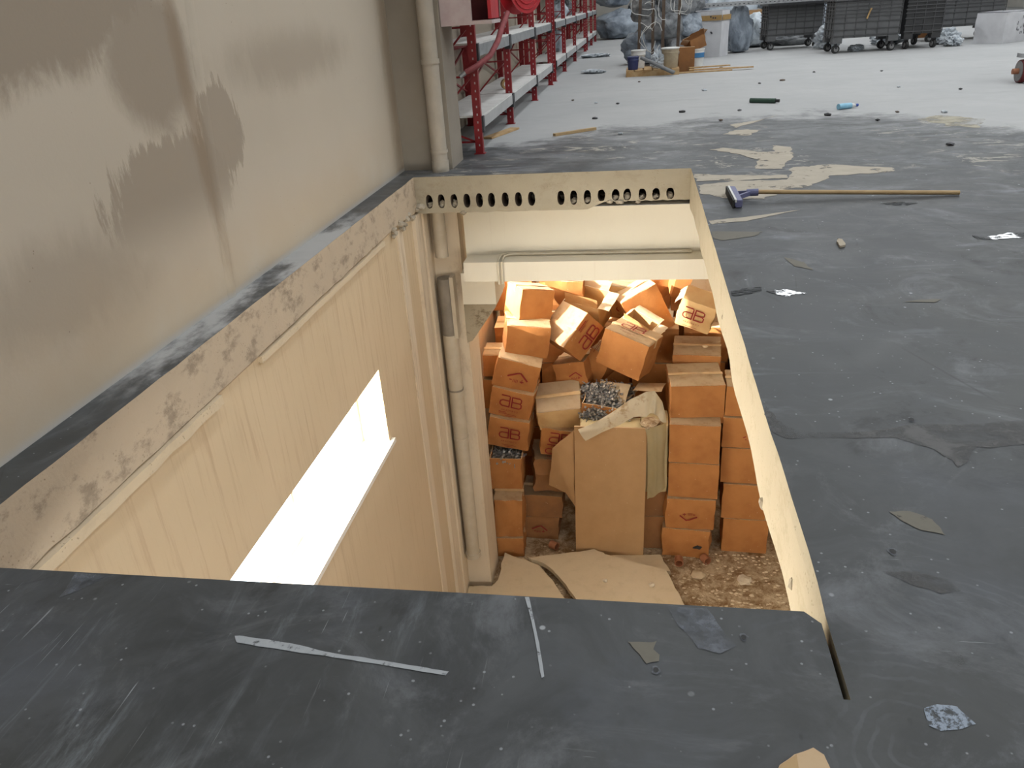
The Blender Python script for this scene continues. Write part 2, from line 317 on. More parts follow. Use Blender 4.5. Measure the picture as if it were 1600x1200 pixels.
# floor marks: flat films with ragged, patchy cover
def film(name, c1, c2, rough, cover=(0.30, 0.52), scale=14, spec=0.4):
    g = G(name); p = g.pos()
    n = g.noise(p, scale, 8, 0.7); a = g.step(n, *cover)
    g.put(g.b.inputs['Alpha'], a)
    return g.done(g.mix(g.noise(p, scale*1.7, 5), c1, c2), rough, spec=spec)
film('mark_tan', (0.50, 0.445, 0.36), (0.33, 0.29, 0.23), 0.75, (0.36, 0.43), 5)
film('mark_tan_small', (0.165, 0.152, 0.122), (0.135, 0.125, 0.10), 0.7, (0.25, 0.42), 16)
film('mark_white', (0.40, 0.42, 0.44), (0.30, 0.32, 0.34), 0.7, (0.30, 0.45), 30)
film('mark_haze', (0.16, 0.175, 0.20), (0.13, 0.14, 0.165), 0.6, (0.30, 0.70), 12)
film('mark_bluewhite', (0.30, 0.35, 0.42), (0.20, 0.24, 0.30), 0.5, (0.40, 0.55), 60)
film('mark_wet', (0.046, 0.044, 0.043), (0.056, 0.054, 0.052), 0.42, (0.36, 0.62), 6)
film('mark_yellow', (0.40, 0.365, 0.28), (0.36, 0.33, 0.26), 0.8, (0.35, 0.6), 3)
g = G('puddle'); p = g.pos(); g.put(g.b.inputs['Alpha'], g.step(g.noise(g.map(p, (1, 2.5, 1)), 22, 6, 0.7), 0.46, 0.50)); g.done((0.05, 0.055, 0.06), 0.02, spec=1.0)

# ------------------------------------------------------------------ mesh helpers
def tag(o, label=None, cat=None, group=None, kind=None):
    for k, v in (('label', label), ('category', cat), ('group', group), ('kind', kind)):
        if v: o[k] = v
    return o
def finish(name, bm, mat, parent=None, loc=(0, 0, 0), rot=(0, 0, 0), smooth=None):
    me = bpy.data.meshes.new(name); bm.to_mesh(me); bm.free()
    return place(name, me, mat, parent, loc, rot, smooth)
def place(name, me, mat, parent=None, loc=(0, 0, 0), rot=(0, 0, 0), smooth=None):
    if mat is not None and not me.materials:
        for k in (mat if isinstance(mat, (list, tuple)) else [mat]): me.materials.append(MATS[k])
    if smooth is not None:
        for f in me.polygons: f.use_smooth = True
        me.set_sharp_from_angle(angle=smooth)
    o = bpy.data.objects.new(name, me); C.objects.link(o); o.location = loc; o.rotation_euler = rot
    if parent: o.parent = parent
    return o
def thing(name, label, cat, loc=(0, 0, 0), rot=(0, 0, 0), group=None):
    o = bpy.data.objects.new(name, None); C.objects.link(o); o.empty_display_size = 0.1
    o.location = loc; o.rotation_euler = rot
    return tag(o, label, cat, group)
def box(bm, x0, x1, y0, y1, z0, z1, mi=0):
    v = [bm.verts.new(p) for p in ((x0, y0, z0), (x1, y0, z0), (x1, y1, z0), (x0, y1, z0), (x0, y0, z1), (x1, y0, z1), (x1, y1, z1), (x0, y1, z1))]
    fs = [bm.faces.new([v[i] for i in q]) for q in ((3, 2, 1, 0), (4, 5, 6, 7), (0, 1, 5, 4), (1, 2, 6, 5), (2, 3, 7, 6), (3, 0, 4, 7))]
    for f in fs: f.material_index = mi
    return fs
def tube(bm, pts, r, n=8, caps=True, r2=None):
    pts = [Vector(p) for p in pts]; rings = []
    for i, p in enumerate(pts):
        d = (pts[min(i+1, len(pts)-1)] - pts[max(i-1, 0)]).normalized()
        a = d.cross(Vector((0, 0, 1)) if abs(d.z) < 0.9 else Vector((1, 0, 0))).normalized(); b = d.cross(a)
        rr = r if r2 is None else r + (r2-r)*i/(len(pts)-1)
        rings.append([bm.verts.new(p + (a*math.cos(t) + b*math.sin(t))*rr) for t in (2*math.pi*k/n for k in range(n))])
    for r0, r1 in zip(rings, rings[1:]):
        for k in range(n): bm.faces.new((r0[k], r0[(k+1) % n], r1[(k+1) % n], r1[k]))
    if caps: bm.faces.new(rings[0][::-1]); bm.faces.new(rings[-1])
def bar(bm, a, b, w, h):
    a, b = Vector(a), Vector(b); d = (b-a).normalized()
    s = d.cross(Vector((0, 0, 1)) if abs(d.z) < 0.9 else Vector((0, 1, 0))).normalized(); u = s.cross(d)
    v = [bm.verts.new(q + s*i*w/2 + u*j*h/2) for q in (a, b) for i, j in ((-1, -1), (1, -1), (1, 1), (-1, 1))]
    for q in ((0, 1, 2, 3), (7, 6, 5, 4), (0, 4, 5, 1), (1, 5, 6, 2), (2, 6, 7, 3), (3, 7, 4, 0)): bm.faces.new([v[i] for i in q])
def lathe(bm, prof, n=20):
    rings = []
    for r, z in prof: rings.append([bm.verts.new((r*math.cos(2*math.pi*k/n), r*math.sin(2*math.pi*k/n), z)) for k in range(n)])
    for r0, r1 in zip(rings, rings[1:]):
        for k in range(n): bm.faces.new((r0[k], r0[(k+1) % n], r1[(k+1) % n], r1[k]))
    bm.faces.new(rings[0][::-1]); bm.faces.new(rings[-1])
def prism(bm, pts, z0, z1, mi=0):
    a = [bm.verts.new((x, y, z0)) for x, y in pts]; b = [bm.verts.new((x, y, z1)) for x, y in pts]
    n = len(pts); fs = [bm.faces.new(a[::-1]), bm.faces.new(b)]
    for i in range(n): fs.append(bm.faces.new((a[i], a[(i+1) % n], b[(i+1) % n], b[i])))
    for f in fs: f.material_index = mi
def ragged(pts, amp, sub=6, seed=0):
    out = []; n = len(pts)
    for i in range(n):
        a, b = Vector((*pts[i], 0)), Vector((*pts[(i+1) % n], 0)); L = (b-a).length; nn = Vector((-(b-a).y, (b-a).x, 0)).normalized()
        for k in range(sub):
            t = k/sub; q = a.lerp(b, t)
            h = mnoise.noise(Vector((q.x*9+seed, q.y*9, seed*1.7)))*0.7 + mnoise.noise(Vector((q.x*31+seed, q.y*31, seed)))*0.5
            q += nn*h*amp
            out.append((q.x, q.y))
    return out
def ribbon(bm, pts, w, y=0.0):
    # stroke in the XZ plane with mitred joints
    P = [Vector((a, b)) for a, b in pts]; L = []
    for i, p in enumerate(P):
        d = (P[min(i+1, len(P)-1)] - P[max(i-1, 0)]).normalized(); nn = Vector((-d.y, d.x))*w/2
        L.append((bm.verts.new((p.x+nn.x, y, p.y+nn.y)), bm.verts.new((p.x-nn.x, y, p.y-nn.y))))
    for (a, b), (c, d) in zip(L, L[1:]): bm.faces.new((a, b, d, c))

# ================================================================== THE SETTING
SLAB = -0.31; LOW = -5.10
def struct(o, label=None, kind='structure'): return tag(o, label, None, None, kind)
# ---- hall floor with the sawn opening
bm = bmesh.new()
def slabbox(x0, x1, y0, y1, side=(1, 1, 1, 1), skip=()):
    # material slots: 0 top, 1 right cut, 2 far cut, 3 left cut, 4 underside
    v = [bm.verts.new(p) for p in ((x0, y0, SLAB), (x1, y0, SLAB), (x1, y1, SLAB), (x0, y1, SLAB), (x0, y0, 0), (x1, y0, 0), (x1, y1, 0), (x0, y1, 0))]
    for nm, q, mi in (('b', (3, 2, 1, 0), 4), ('t', (4, 5, 6, 7), 0), ('y0', (0, 1, 5, 4), 2), ('x1', (1, 2, 6, 5), 3), ('y1', (2, 3, 7, 6), 2), ('x0', (3, 0, 4, 7), 1)):
        if nm in skip: continue
        f = bm.faces.new([v[i] for i in q]); f.material_index = mi
slabbox(-2.22, 16.0, -6.0, 1.24)
prism(bm, [(-2.22, 1.24), (0.438, 1.24), (0.438, 1.462), (0.405, 1.50), (-2.22, 1.50)], SLAB, 0)
slabbox(-2.22, 16.0, 6.96, 42.0, skip=('y0',))
# right slab: its sawn face is broken into short runs so the arris can be chipped
N = 46; ys = [1.24 + (6.96-1.24)*i/N for i in range(N+1)]
top_e, mid_e, bot_e = [], [], []
for i, y in enumerate(ys):
    chip = 0.0
    if 1.5 < y < 2.25: chip = 0.022*abs(mnoise.noise(Vector((y*9, 3.1, 0)))) + 0.004
    elif y > 2.25: chip = 0.005*abs(mnoise.noise(Vector((y*6, 1.1, 0))))
    top_e.append(bm.verts.new((0.452+chip, y, 0))); mid_e.append(bm.verts.new((0.452+0.004*mnoise.noise(Vector((y*3, 0, 5))), y, -0.03-chip)))
    bot_e.append(bm.verts.new((0.452+0.012*mnoise.noise(Vector((y*2.3, 7, 0))), y, -0.292+0.010*mnoise.noise(Vector((y*1.4, 9, 0))))))
far_t = [bm.verts.new((16.0, y, 0)) for y in ys]; far_b = [bm.verts.new((16.0, y, SLAB)) for y in ys]
low_e = [bm.verts.new((0.50, y, SLAB)) for y in ys]
for i in range(N):
    f = bm.faces.new((top_e[i], far_t[i], far_t[i+1], top_e[i+1])); f.material_index = 0
    f = bm.faces.new((top_e[i+1], mid_e[i+1], mid_e[i], top_e[i])); f.material_index = 1
    f = bm.faces.new((mid_e[i+1], bot_e[i+1], bot_e[i], mid_e[i])); f.material_index = 1
    f = bm.faces.new((bot_e[i+1], low_e[i+1], low_e[i], bot_e[i])); f.material_index = 1
    f = bm.faces.new((low_e[i], low_e[i+1], far_b[i+1], far_b[i])); f.material_index = 4
# left remnant of the slab along the wall
N = 40; ys = [1.50 + (6.96-1.50)*i/N for i in range(N+1)]; A, B_, D_, E_ = [], [], [], []
for y in ys:
    e = -2.04 + 0.007*mnoise.noise(Vector((y*4, 0, 2))) + 0.004*mnoise.noise(Vector((y*17, 0, 2)))
    A.append(bm.verts.new((-2.22, y, 0))); B_.append(bm.verts.new((e, y, 0)))
    zb = -0.27 + 0.012*mnoise.noise(Vector((y*5, 3, 2))) - (0.10*max(0, 1-abs(y-6.75)/0.30) if y > 6.4 else 0)*0.4
    D_.append(bm.verts.new((-2.036+0.006*mnoise.noise(Vector((y*6, 4, 2))), y, zb))); E_.append(bm.verts.new((-2.07, y, zb-0.035)))
for i in range(N):
    f = bm.faces.new((A[i], B_[i], B_[i+1], A[i+1])); f.material_index = 0
    f = bm.faces.new((B_[i], D_[i], D_[i+1], B_[i+1])); f.material_index = 3
    f = bm.faces.new((D_[i], E_[i], E_[i+1], D_[i+1])); f.material_index = 3
bmesh.ops.recalc_face_normals(bm, faces=bm.faces)
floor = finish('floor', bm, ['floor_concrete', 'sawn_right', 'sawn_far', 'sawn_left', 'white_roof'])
struct(floor, 'dark worn concrete hall floor with a rectangular opening sawn through it')
# far cut face with the hollow cores of the planks
HX = [-1.913, -1.799, -1.678, -1.557, -1.439, -1.326, -1.198, -1.076, -0.955, -0.687, -0.572, -0.449, -0.323, -0.198, -0.095, 0.039, 0.158, 0.281]
HB = [-2.04] + [(a+b)/2 for a, b in zip(HX, HX[1:])] + [0.452]
def zbot(x):
    if x < -0.45: return -0.335 + 0.006*mnoise.noise(Vector((x*9, 0, 0)))
    if x < -0.30: return -0.335 + (x+0.45)/0.15*0.062
    return -0.271 + 0.012*mnoise.noise(Vector((x*21, 2, 0)))
bm = bmesh.new(); K = 6; tubes = []
for i, hx in enumerate(HX):
    x0, x1 = HB[i], HB[i+1]; right = i > 11
    cz, rx, rz = (-0.226, 0.033, 0.064) if not right else (-0.214, 0.034, 0.052)
    per = []
    for k in range(K): t = k/K; per.append((x1, zbot(x1)*(1-t)))
    for k in range(K): t = k/K; per.append((x1+(x0-x1)*t, 0))
    for k in range(K): t = k/K; per.append((x0, zbot(x0)*t))
    for k in range(K): t = k/K; xx = x0+(x1-x0)*t; per.append((xx, zbot(xx)))
    ov, iv = [], []
    for j, (x, z) in enumerate(per):
        a = math.atan2((z-cz)/1.0, (x-hx)*1.6)
        irr = 1 + (0.10*mnoise.noise(Vector((i*3.1, math.cos(a)*2, math.sin(a)*2))) if (i < 3 or right) else 0.02*mnoise.noise(Vector((i*3.1, math.cos(a)*2, math.sin(a)*2))))
        px, pz = hx+rx*irr*math.copysign(abs(math.cos(a))**0.8, math.cos(a)), cz+rz*irr*math.sin(a)
        ov.append(bm.verts.new((x, 6.96, z))); iv.append(bm.verts.new((px, 6.96, max(pz, zbot(px)+0.004))))
    n = len(per); bv = [bm.verts.new((v.co.x, 7.35, v.co.z)) for v in iv]
    for j in range(n):
        k = (j+1) % n
        f = bm.faces.new((ov[j], ov[k], iv[k], iv[j])); f.material_index = 0
        f = bm.faces.new((iv[j], iv[k], bv[k], bv[j])); f.material_index = 1
    f = bm.faces.new(bv); f.material_index = 1
# underside lip of the cut face
xs = [-2.04 + (0.452+2.04)*i/60 for i in range(61)]
a = [bm.verts.new((x, 6.96, zbot(x))) for x in xs]; b = [bm.verts.new((x, 7.19, zbot(x)+0.0)) for x in xs]
for i in range(60): bm.faces.new((a[i], a[i+1], b[i+1], b[i]))
bmesh.ops.remove_doubles(bm, verts=bm.verts, dist=0.0005); bmesh.ops.recalc_face_normals(bm, faces=bm.faces)
cut = finish('sawn_slab_edge', bm, ['sawn_far', 'hollow_core'], floor)
cut['label'] = 'sawn slab edge with a row of oval hollow cores'
def rubble(bm, c, r, seed, flat=1.0, sub=1):
    m = bmesh.ops.create_icosphere(bm, subdivisions=sub, radius=r)
    for v in m['verts']:
        k = 1 + 0.45*mnoise.noise(v.co*(1.6/r) + Vector((seed, seed*2.3, 0)))
        v.co = Vector(c) + Vector((v.co.x*k, v.co.y*k, v.co.z*k*flat))
for i in (0, 1, 2, 10, 11, 13, 14, 15, 16, 17):
    bm = bmesh.new(); z = -0.262 if i < 12 else -0.245
    rubble(bm, (HX[i], 7.02, z), 0.032, i, 1.2 if i in (1, 2, 14, 17) else 0.7, 2); rubble(bm, (HX[i]-0.012, 7.0, z-0.012), 0.02, i+9, 0.8, 2)
    finish('rubble_plug', bm, 'broken_concrete', cut)
for k, (x, z, r) in enumerate(((-0.25, -0.270, 0.028), (-0.16, -0.275, 0.035), (0.0, -0.278, 0.022), (-2.01, -0.27, 0.05), (-1.60, -0.335, 0.03))):
    bm = bmesh.new(); rubble(bm, (x, 6.965, z), r, k+40, 0.7, 2); finish('broken_chunk', bm, 'broken_concrete', cut)
for k in range(16):   # crumbled corner of the remnant
    bm = bmesh.new(); rubble(bm, (-2.035+random.uniform(-0.01, 0.012), random.uniform(6.1, 6.95), -0.285+random.uniform(-0.05, 0.03)), random.uniform(0.018, 0.045), k+60, 0.8)
    finish('broken_chunk', bm, 'broken_concrete', floor)
def lip(y0, y1, z0, z1, d, k):
    bm = bmesh.new(); n = 24; rows = []
    for i in range(n+1):
        y = y0+(y1-y0)*i/n; j = 0.006*mnoise.noise(Vector((y*7, k, 0)))
        rows.append([bm.verts.new(p) for p in ((-2.07, y, z1+j), (-2.06+d, y, z1+j), (-2.06+d, y, z0+j*2), (-2.07, y, z0+j*2))])
    for a, b in zip(rows, rows[1:]):
        for q in range(4): bm.faces.new((a[q], a[(q+1) % 4], b[(q+1) % 4], b[q]))
    bm.faces.new(rows[0]); bm.faces.new(rows[-1][::-1]); bmesh.ops.recalc_face_normals(bm, faces=bm.faces)
    return finish('plaster_strip', bm, 'plaster_lip', floor)
lip(1.50, 3.12, -0.325, -0.278, 0.045, 1); lip(3.60, 5.9, -0.330, -0.290, 0.028, 2)

# ---- marks on the floor
def mark(name, pts, mat, amp=0.02, z=0.002, sub=7, seed=0):
    bm = bmesh.new(); q = ragged(pts, amp, sub, seed); f = bm.faces.new([bm.verts.new((x, y, z)) for x, y in q])
    if f.normal.z < 0 or sum(q[i][0]*q[(i+1) % len(q)][1]-q[(i+1) % len(q)][0]*q[i][1] for i in range(len(q))) < 0: bmesh.ops.reverse_faces(bm, faces=bm.faces)
    bmesh.ops.triangulate(bm, faces=bm.faces)
    return finish(name, bm, mat, floor)
mark('slurry_stain', [(0.455,6.259),(0.767,6.376),(1.164,6.364),(1.282,6.832),(1.549,6.894),(2.023,6.700),(2.006,6.548),(1.508,6.456),(1.303,6.134),(1.075,6.012),(0.897,5.725),(0.700,5.749),(0.46,5.967)], 'mark_tan', 0.06, 0.0020, 9, 1)
mark('slurry_stain', [(0.46,6.704),(0.791,6.597),(1.182,6.533),(1.157,6.417),(0.891,6.394),(0.46,6.407)], 'mark_tan', 0.04, 0.0024, 9, 2)
mark('slurry_stain', [(0.681,7.82),(0.905,7.54),(1.050,7.222),(0.972,6.832),(1.164,6.798),(1.358,7.284),(1.422,7.80),(1.263,7.943),(1.244,7.60),(1.10,7.62),(0.807,7.90)], 'mark_tan', 0.04, 0.0028, 9, 3)
mark('slurry_stain', [(0.462,4.906),(0.762,4.882),(0.711,4.784),(0.513,4.699),(0.459,4.731)], 'mark_tan_small', 0.03, 0.002, 7, 4)
mark('slurry_stain', [(0.46,5.175),(0.687,5.236),(1.082,5.404),(0.696,5.136),(0.475,5.075)], 'mark_tan', 0.02, 0.002, 7, 5)
mark('slurry_stain', [(0.713,1.925),(0.765,1.928),(0.822,1.896),(0.828,1.821),(0.772,1.840),(0.729,1.890)], 'mark_tan_small', 0.012, 0.002, 7, 6)
mark('slurry_stain', [(-0.014,1.365),(0.055,1.371),(0.047,1.346),(0.061,1.330),(0.058,1.310),(0.029,1.300),(0.015,1.326)], 'mark_tan_small', 0.006, 0.002, 7, 7)
mark('slurry_stain', [(1.231,3.619),(1.319,3.651),(1.419,3.658),(1.361,3.607)], 'mark_tan_small', 0.01, 0.002, 7, 8)
mark('slurry_stain', [(0.810,4.344),(0.895,4.246),(0.920,4.111),(0.832,4.170)], 'mark_tan_small', 0.02, 0.002, 7, 9)
mark('yellow_stain', [(2.937,9.221),(3.257,9.420),(3.534,9.029),(3.302,8.471),(3.075,8.666)], 'mark_yellow', 0.1, 0.002, 7, 10)
mark('slurry_stain', [(0.886,8.712),(1.045,8.980),(1.304,8.908),(1.129,8.562)], 'mark_tan', 0.07, 0.002, 7, 11)
mark('slurry_stain', [(1.017,9.371),(1.488,9.742),(1.630,9.971),(1.060,9.116)], 'mark_tan', 0.05, 0.002, 7, 12)
mark('chalk_streak', [(-0.970,1.302),(-0.954,1.284),(-0.834,1.268),(-0.700,1.255),(-0.570,1.243),(-0.419,1.226),(-0.414,1.238),(-0.574,1.256),(-0.705,1.269),(-0.792,1.286),(-0.879,1.295)], 'mark_white', 0.004, 0.002, 8, 13)
mark('chalk_streak', [(-0.274,1.495),(-0.248,1.415),(-0.225,1.333),(-0.202,1.239),(-0.197,1.243),(-0.220,1.343),(-0.243,1.426),(-0.263,1.496)], 'mark_white', 0.002, 0.002, 6, 14)
mark('pale_smear', [(0.081,1.493),(0.177,1.489),(0.209,1.421),(0.236,1.372),(0.195,1.345),(0.146,1.355),(0.117,1.413)], 'mark_haze', 0.01, 0.002, 6, 15)
mark('pale_smear', [(-1.526,1.394),(-1.473,1.449),(-1.423,1.494),(-1.551,1.494),(-1.529,1.419)], 'mark_haze', 0.01, 0.002, 6, 16)
mark('puddle', [(0.459,3.781),(0.525,3.818),(0.616,3.844),(0.614,3.786),(0.547,3.741),(0.468,3.715)], 'puddle', 0.02, 0.003, 7, 17)
mark('puddle', [(0.633,3.786),(0.724,3.802),(0.834,3.744),(0.723,3.700)], 'puddle', 0.02, 0.003, 7, 18)
mark('puddle', [(1.908,4.707),(1.962,4.650),(2.089,4.720),(2.245,4.764),(2.232,4.634),(2.012,4.607),(1.903,4.627)], 'puddle', 0.03, 0.003, 7, 19)
mark('puddle', [(1.62,5.52),(1.75,5.56),(1.87,5.50),(1.73,5.44)], 'puddle', 0.03, 0.003, 7, 20)
mark('wet_patch', [(0.460,2.555),(0.487,2.438),(0.540,2.378),(0.755,2.377),(0.932,2.437),(1.116,2.448),(1.350,2.489),(1.350,2.339),(1.080,2.293),(0.983,2.174),(0.943,2.279),(0.847,2.347),(0.500,2.324),(0.457,2.383)], 'mark_wet', 0.02, 0.0016, 8, 21)
mark('wet_patch', [(0.624,1.662),(0.705,1.669),(0.773,1.644),(0.790,1.599),(0.740,1.588),(0.675,1.616)], 'mark_wet', 0.008, 0.0016, 8, 22)
mark('wet_patch', [(0.680,1.392),(0.701,1.403),(0.718,1.386),(0.719,1.362),(0.697,1.352),(0.682,1.368)], 'mark_wet', 0.004, 0.0016, 8, 23)
mark('splash_mark', [(0.596,1.227),(0.622,1.241),(0.659,1.241),(0.681,1.200),(0.646,1.185),(0.608,1.178),(0.589,1.191)], 'mark_bluewhite', 0.006, 0.0016, 8, 24)

# bolt holes left in the slab, each a dark hole in a pale ring
for k, (x, y, r) in enumerate(((0.672, 1.743, 0.008), (0.253, 1.400, 0.006), (0.050, 1.283, 0.006), (0.93, 2.47, 0.009))):
    bm = bmesh.new(); n = 14
    for i in range(n):
        a0, a1 = 2*math.pi*i/n, 2*math.pi*(i+1)/n
        bm.faces.new([bm.verts.new((x+q*math.cos(a)*(1+0.25*math.sin(3*a+k)), y+q*math.sin(a)*1.3, 0.0030)) for q, a in ((r, a0), (r*1.6, a0), (r*1.6, a1), (r, a1))])
    ringo = finish('bolt_ring', bm, 'mark_haze', floor)
    bm = bmesh.new(); bm.faces.new([bm.verts.new((x+r*math.cos(2*math.pi*i/n), y+r*1.3*math.sin(2*math.pi*i/n), 0.0034)) for i in range(n)]); finish('bolt_hole', bm, 'black_rubber', ringo)
for k, (y, z, r) in enumerate(((2.36, -0.285, 0.020), (1.84, -0.205, 0.013), (3.95, -0.20, 0.010))):
    bm = bmesh.new(); rubble(bm, (0.456, y, z), r, k+80, 1.6, 2); finish('chipped_spot', bm, 'broken_concrete', floor)

# ---- walls and roof of the hall
def wallbox(name, dims, mat, label=None):
    bm = bmesh.new(); box(bm, *dims); return struct(finish(name, bm, mat), label)
wall_l = wallbox('wall_left', (-2.60, -2.22, -6.0, 42.0, 0.0, 7.0), 'stained_paint', 'cream hall wall with brown water stains above the opening')
wallbox('wall_right', (16.0, 16.3, -6.0, 42.0, LOW, 7.0), 'hall_wall')
wallbox('wall_back', (-2.6, 16.3, -6.3, -6.0, 0.0, 7.0), 'hall_wall')
wallbox('wall_far', (-2.6, 16.3, 42.0, 42.3, 0.0, 7.0), 'hall_wall')
wallbox('ceiling', (-2.6, 16.3, -6.3, 42.3, 7.0, 7.2), 'white_roof')
bm = bmesh.new(); rows = []
for i in range(31):      # raised crease running down the wall
    z = 2.6*i/30; yc = 3.795 + 0.16*z
    rows.append([bm.verts.new((-2.2195 + d, yc + dy, z)) for dy, d in ((-0.075, 0), (-0.04, 0.010), (-0.012, 0.014), (0.004, 0.006), (0.012, 0.0))])
for a, b in zip(rows, rows[1:]):
    for q in range(4): bm.faces.new((a[q], a[q+1], b[q+1], b[q]))
bmesh.ops.recalc_face_normals(bm, faces=bm.faces); finish('crease', bm, 'stained_paint', wall_l, smooth=1.0)
col_u = wallbox('column_upper', (-2.22, -1.745, 7.31, 7.80, 0.0, 7.0), 'column_paint', 'cream concrete column standing at the end of the opening')
wallbox('column_far', (-2.22, -2.05, 16.3, 16.8, 0.0, 7.0), 'cream_beam')
# ---- the storey below
g = G('window_glass'); g.put(g.b.inputs['Alpha'], 0.05); g.done((0.9, 0.95, 0.95), 0.05)
bm = bmesh.new()
WIN = [(0.20, 5.40), (8.05, 13.3)]; WZ0, WZ1 = -1.90, -1.215
def wl(y0, y1, z0, z1): box(bm, -2.40, -2.06, y0, y1, z0, z1)
WT = (WZ1, -0.60)  # far window's top raised to let more light onto the heap
wl(-3, 14, LOW, WZ0); wl(-3, 7.9, WZ1, -0.25); wl(-3, WIN[0][0], WZ0, WZ1); wl(WIN[0][1], 7.9, WZ0, WZ1)
wl(7.9, WIN[1][0], WZ0, -0.25); wl(WIN[1][1], 14, WZ0, -0.25); wl(WIN[1][0], WIN[1][1], WT[1], -0.25)
wall_ll = struct(finish('wall_lower_left', bm, 'cream_wall'), 'cream drip-streaked basement wall with a long window')
wallbox('wall_lower_far', (-2.4, 16.0, 14.0, 14.3, LOW, SLAB), 'lower_wall')
bm = bmesh.new()
for d_ in ((-2.4, 0.0, LOW, SLAB), (8.0, 16.0, LOW, SLAB), (0.0, 8.0, LOW, -2.2), (0.0, 8.0, -1.0, SLAB)): box(bm, d_[0], d_[1], -3.3, -3.0, d_[2], d_[3])
struct(finish('wall_lower_back', bm, 'lower_wall'), 'cream basement wall behind the viewer with an added window opening')
added_wn = thing('window_3', None, None, (4.0, -3.12, -2.2)); struct(added_wn, 'added unseen basement window behind the viewer')  # unseen window, added to brighten the lower storey
for k in range(5):
    bm = bmesh.new(); box(bm, -4+k*1.99, -3.96+k*1.99, -0.02, 0.02, 0, 1.2); finish('mullion', bm, 'white_frame', added_wn)
    if k < 4:
        bm = bmesh.new(); box(bm, -3.96+k*1.99, -2.01+k*1.99, -0.004, 0.004, 0, 1.2); finish('pane', bm, 'window_glass', added_wn)
lowfloor = wallbox('floor_lower', (-2.4, 16.0, -3.0, 14.0, LOW-0.2, LOW), 'rubble_floor', 'debris-strewn floor at the bottom of the opening')
bm = bmesh.new()
box(bm, -1.66, 9.0, 7.19, 7.75, -1.00, -0.25); beam = struct(finish('beam', bm, 'cream_beam'), 'cream concrete beam under the far edge of the opening')
bm = bmesh.new(); box(bm, -1.64, 9.0, 6.93, 7.19, -1.00, -0.81); finish('beam_ledge', bm, 'cream_beam', beam)
bm = bmesh.new(); box(bm, -1.74, -1.40, 7.20, 7.75, -1.33, -1.002); finish('bearing_block', bm, 'cream_beam', beam)
col_l = wallbox('column_lower', (-2.06, -1.745, 7.31, 7.80, LOW, -0.34), 'cream_column', 'cream column with peeling paint at the corner of the opening')
bm = bmesh.new(); pr_ = [(-1.76, -1.335), (-1.47, -1.335), (-1.43, -1.36), (-1.43, -1.40), (-1.70, -1.77), (-1.76, -1.80)]
a = [bm.verts.new((x, 7.30, z)) for x, z in pr_]; b = [bm.verts.new((x, 7.79, z)) for x, z in pr_]
f = bm.faces.new(a); f.material_index = 0; f2 = bm.faces.new(b[::-1]); f2.material_index = 1
for i in range(len(pr_)):
    k = (i+1) % len(pr_); q = bm.faces.new((a[k], a[i], b[i], b[k])); q.material_index = 1
bmesh.ops.recalc_face_normals(bm, faces=bm.faces)
finish('corbel', bm, ['corbel_dirty', 'cream_beam'], col_l)
# vertical ribs of render by the column
for k, (y0, y1, d) in enumerate(((6.30, 6.46, 0.012), (6.80, 7.31, 0.035), (7.02, 7.14, 0.055))):
    bm = bmesh.new(); box(bm, -2.065, -2.06+d, y0, y1, LOW, -0.33); bmesh.ops.bevel(bm, geom=bm.edges[:], offset=0.008, segments=1); finish('render_rib', bm, 'cream_column', col_l)
# ---- windows of the lower storey
for n, (y0, y1) in enumerate(WIN):
    wn = thing('window_%d' % (n+1), None, None, (-2.31, y0, WZ0)); WZ1 = WT[n]
    struct(wn, ('bright white window strip in the basement wall', 'basement window beyond the column')[n])
    bm = bmesh.new(); box(bm, -0.05, 0.252, 0.002, y1-y0-0.002, -0.02, 0.012); box(bm, 0.252, 0.285, -0.04, y1-y0+0.07, -0.03, 0.012); bmesh.ops.bevel(bm, geom=bm.edges[:], offset=0.004, segments=1); finish('window_sill', bm, 'white_frame', wn)
    bm = bmesh.new(); box(bm, -0.02, 0.02, 0, y1-y0, 0.0, 0.035); finish('frame_rail', bm, 'white_frame', wn)
    bm = bmesh.new(); box(bm, -0.02, 0.02, 0, y1-y0, WZ1-WZ0-0.035, WZ1-WZ0); finish('frame_rail', bm, 'white_frame', wn)
    k = 4; L = (y1-y0)/k; div = [0.02, 1.3, 2.55, 3.85, y1-y0-0.02] if n == 0 else [0.02+i*(y1-y0-0.04)/k for i in range(k+1)]
    for yy in div:
        bm = bmesh.new(); box(bm, -0.02, 0.02, yy-0.018, yy+0.018, 0.035, WZ1-WZ0-0.035); finish('mullion', bm, 'white_frame', wn)
    for a, b in zip(div, div[1:]):
        bm = bmesh.new(); box(bm, -0.004, 0.004, a+0.018, b-0.018, 0.035, WZ1-WZ0-0.035); finish('pane', bm, 'window_glass', wn)
# ---- pipes
def pipe(name, label, segs, mats, collars, extra=None):
    t = thing(name, label, 'pipe', segs[0][0])
    o = Vector(segs[0][0])
    for (a, b, r), m in zip(segs, mats):
        bm = bmesh.new(); tube(bm, [Vector(a)-o, Vector(b)-o], r, 20); finish('pipe_length', bm, m, t, smooth=0.8)
    for p, r, h, m in collars:
        bm = bmesh.new(); q = Vector(p)-o; tube(bm, [q-Vector((0, 0, h/2)), q+Vector((0, 0, h/2))], r, 20); finish('collar', bm, m, t, smooth=0.8)
    return t
PX, PY = -1.84, 7.225
pipe('rainwater_pipe', 'cream drainpipe running up the column above the floor', [((PX, PY, 0.0), (PX, PY, 6.9), 0.074)], ['pipe_grey'],
     [((PX, PY, 0.185), 0.083, 0.03, 'pipe_grey'), ((PX, PY, 0.96), 0.083, 0.04, 'pipe_grey'), ((PX, PY, 0.05), 0.080, 0.10, 'pipe_grey')])
QX, QY = -1.915, 7.215
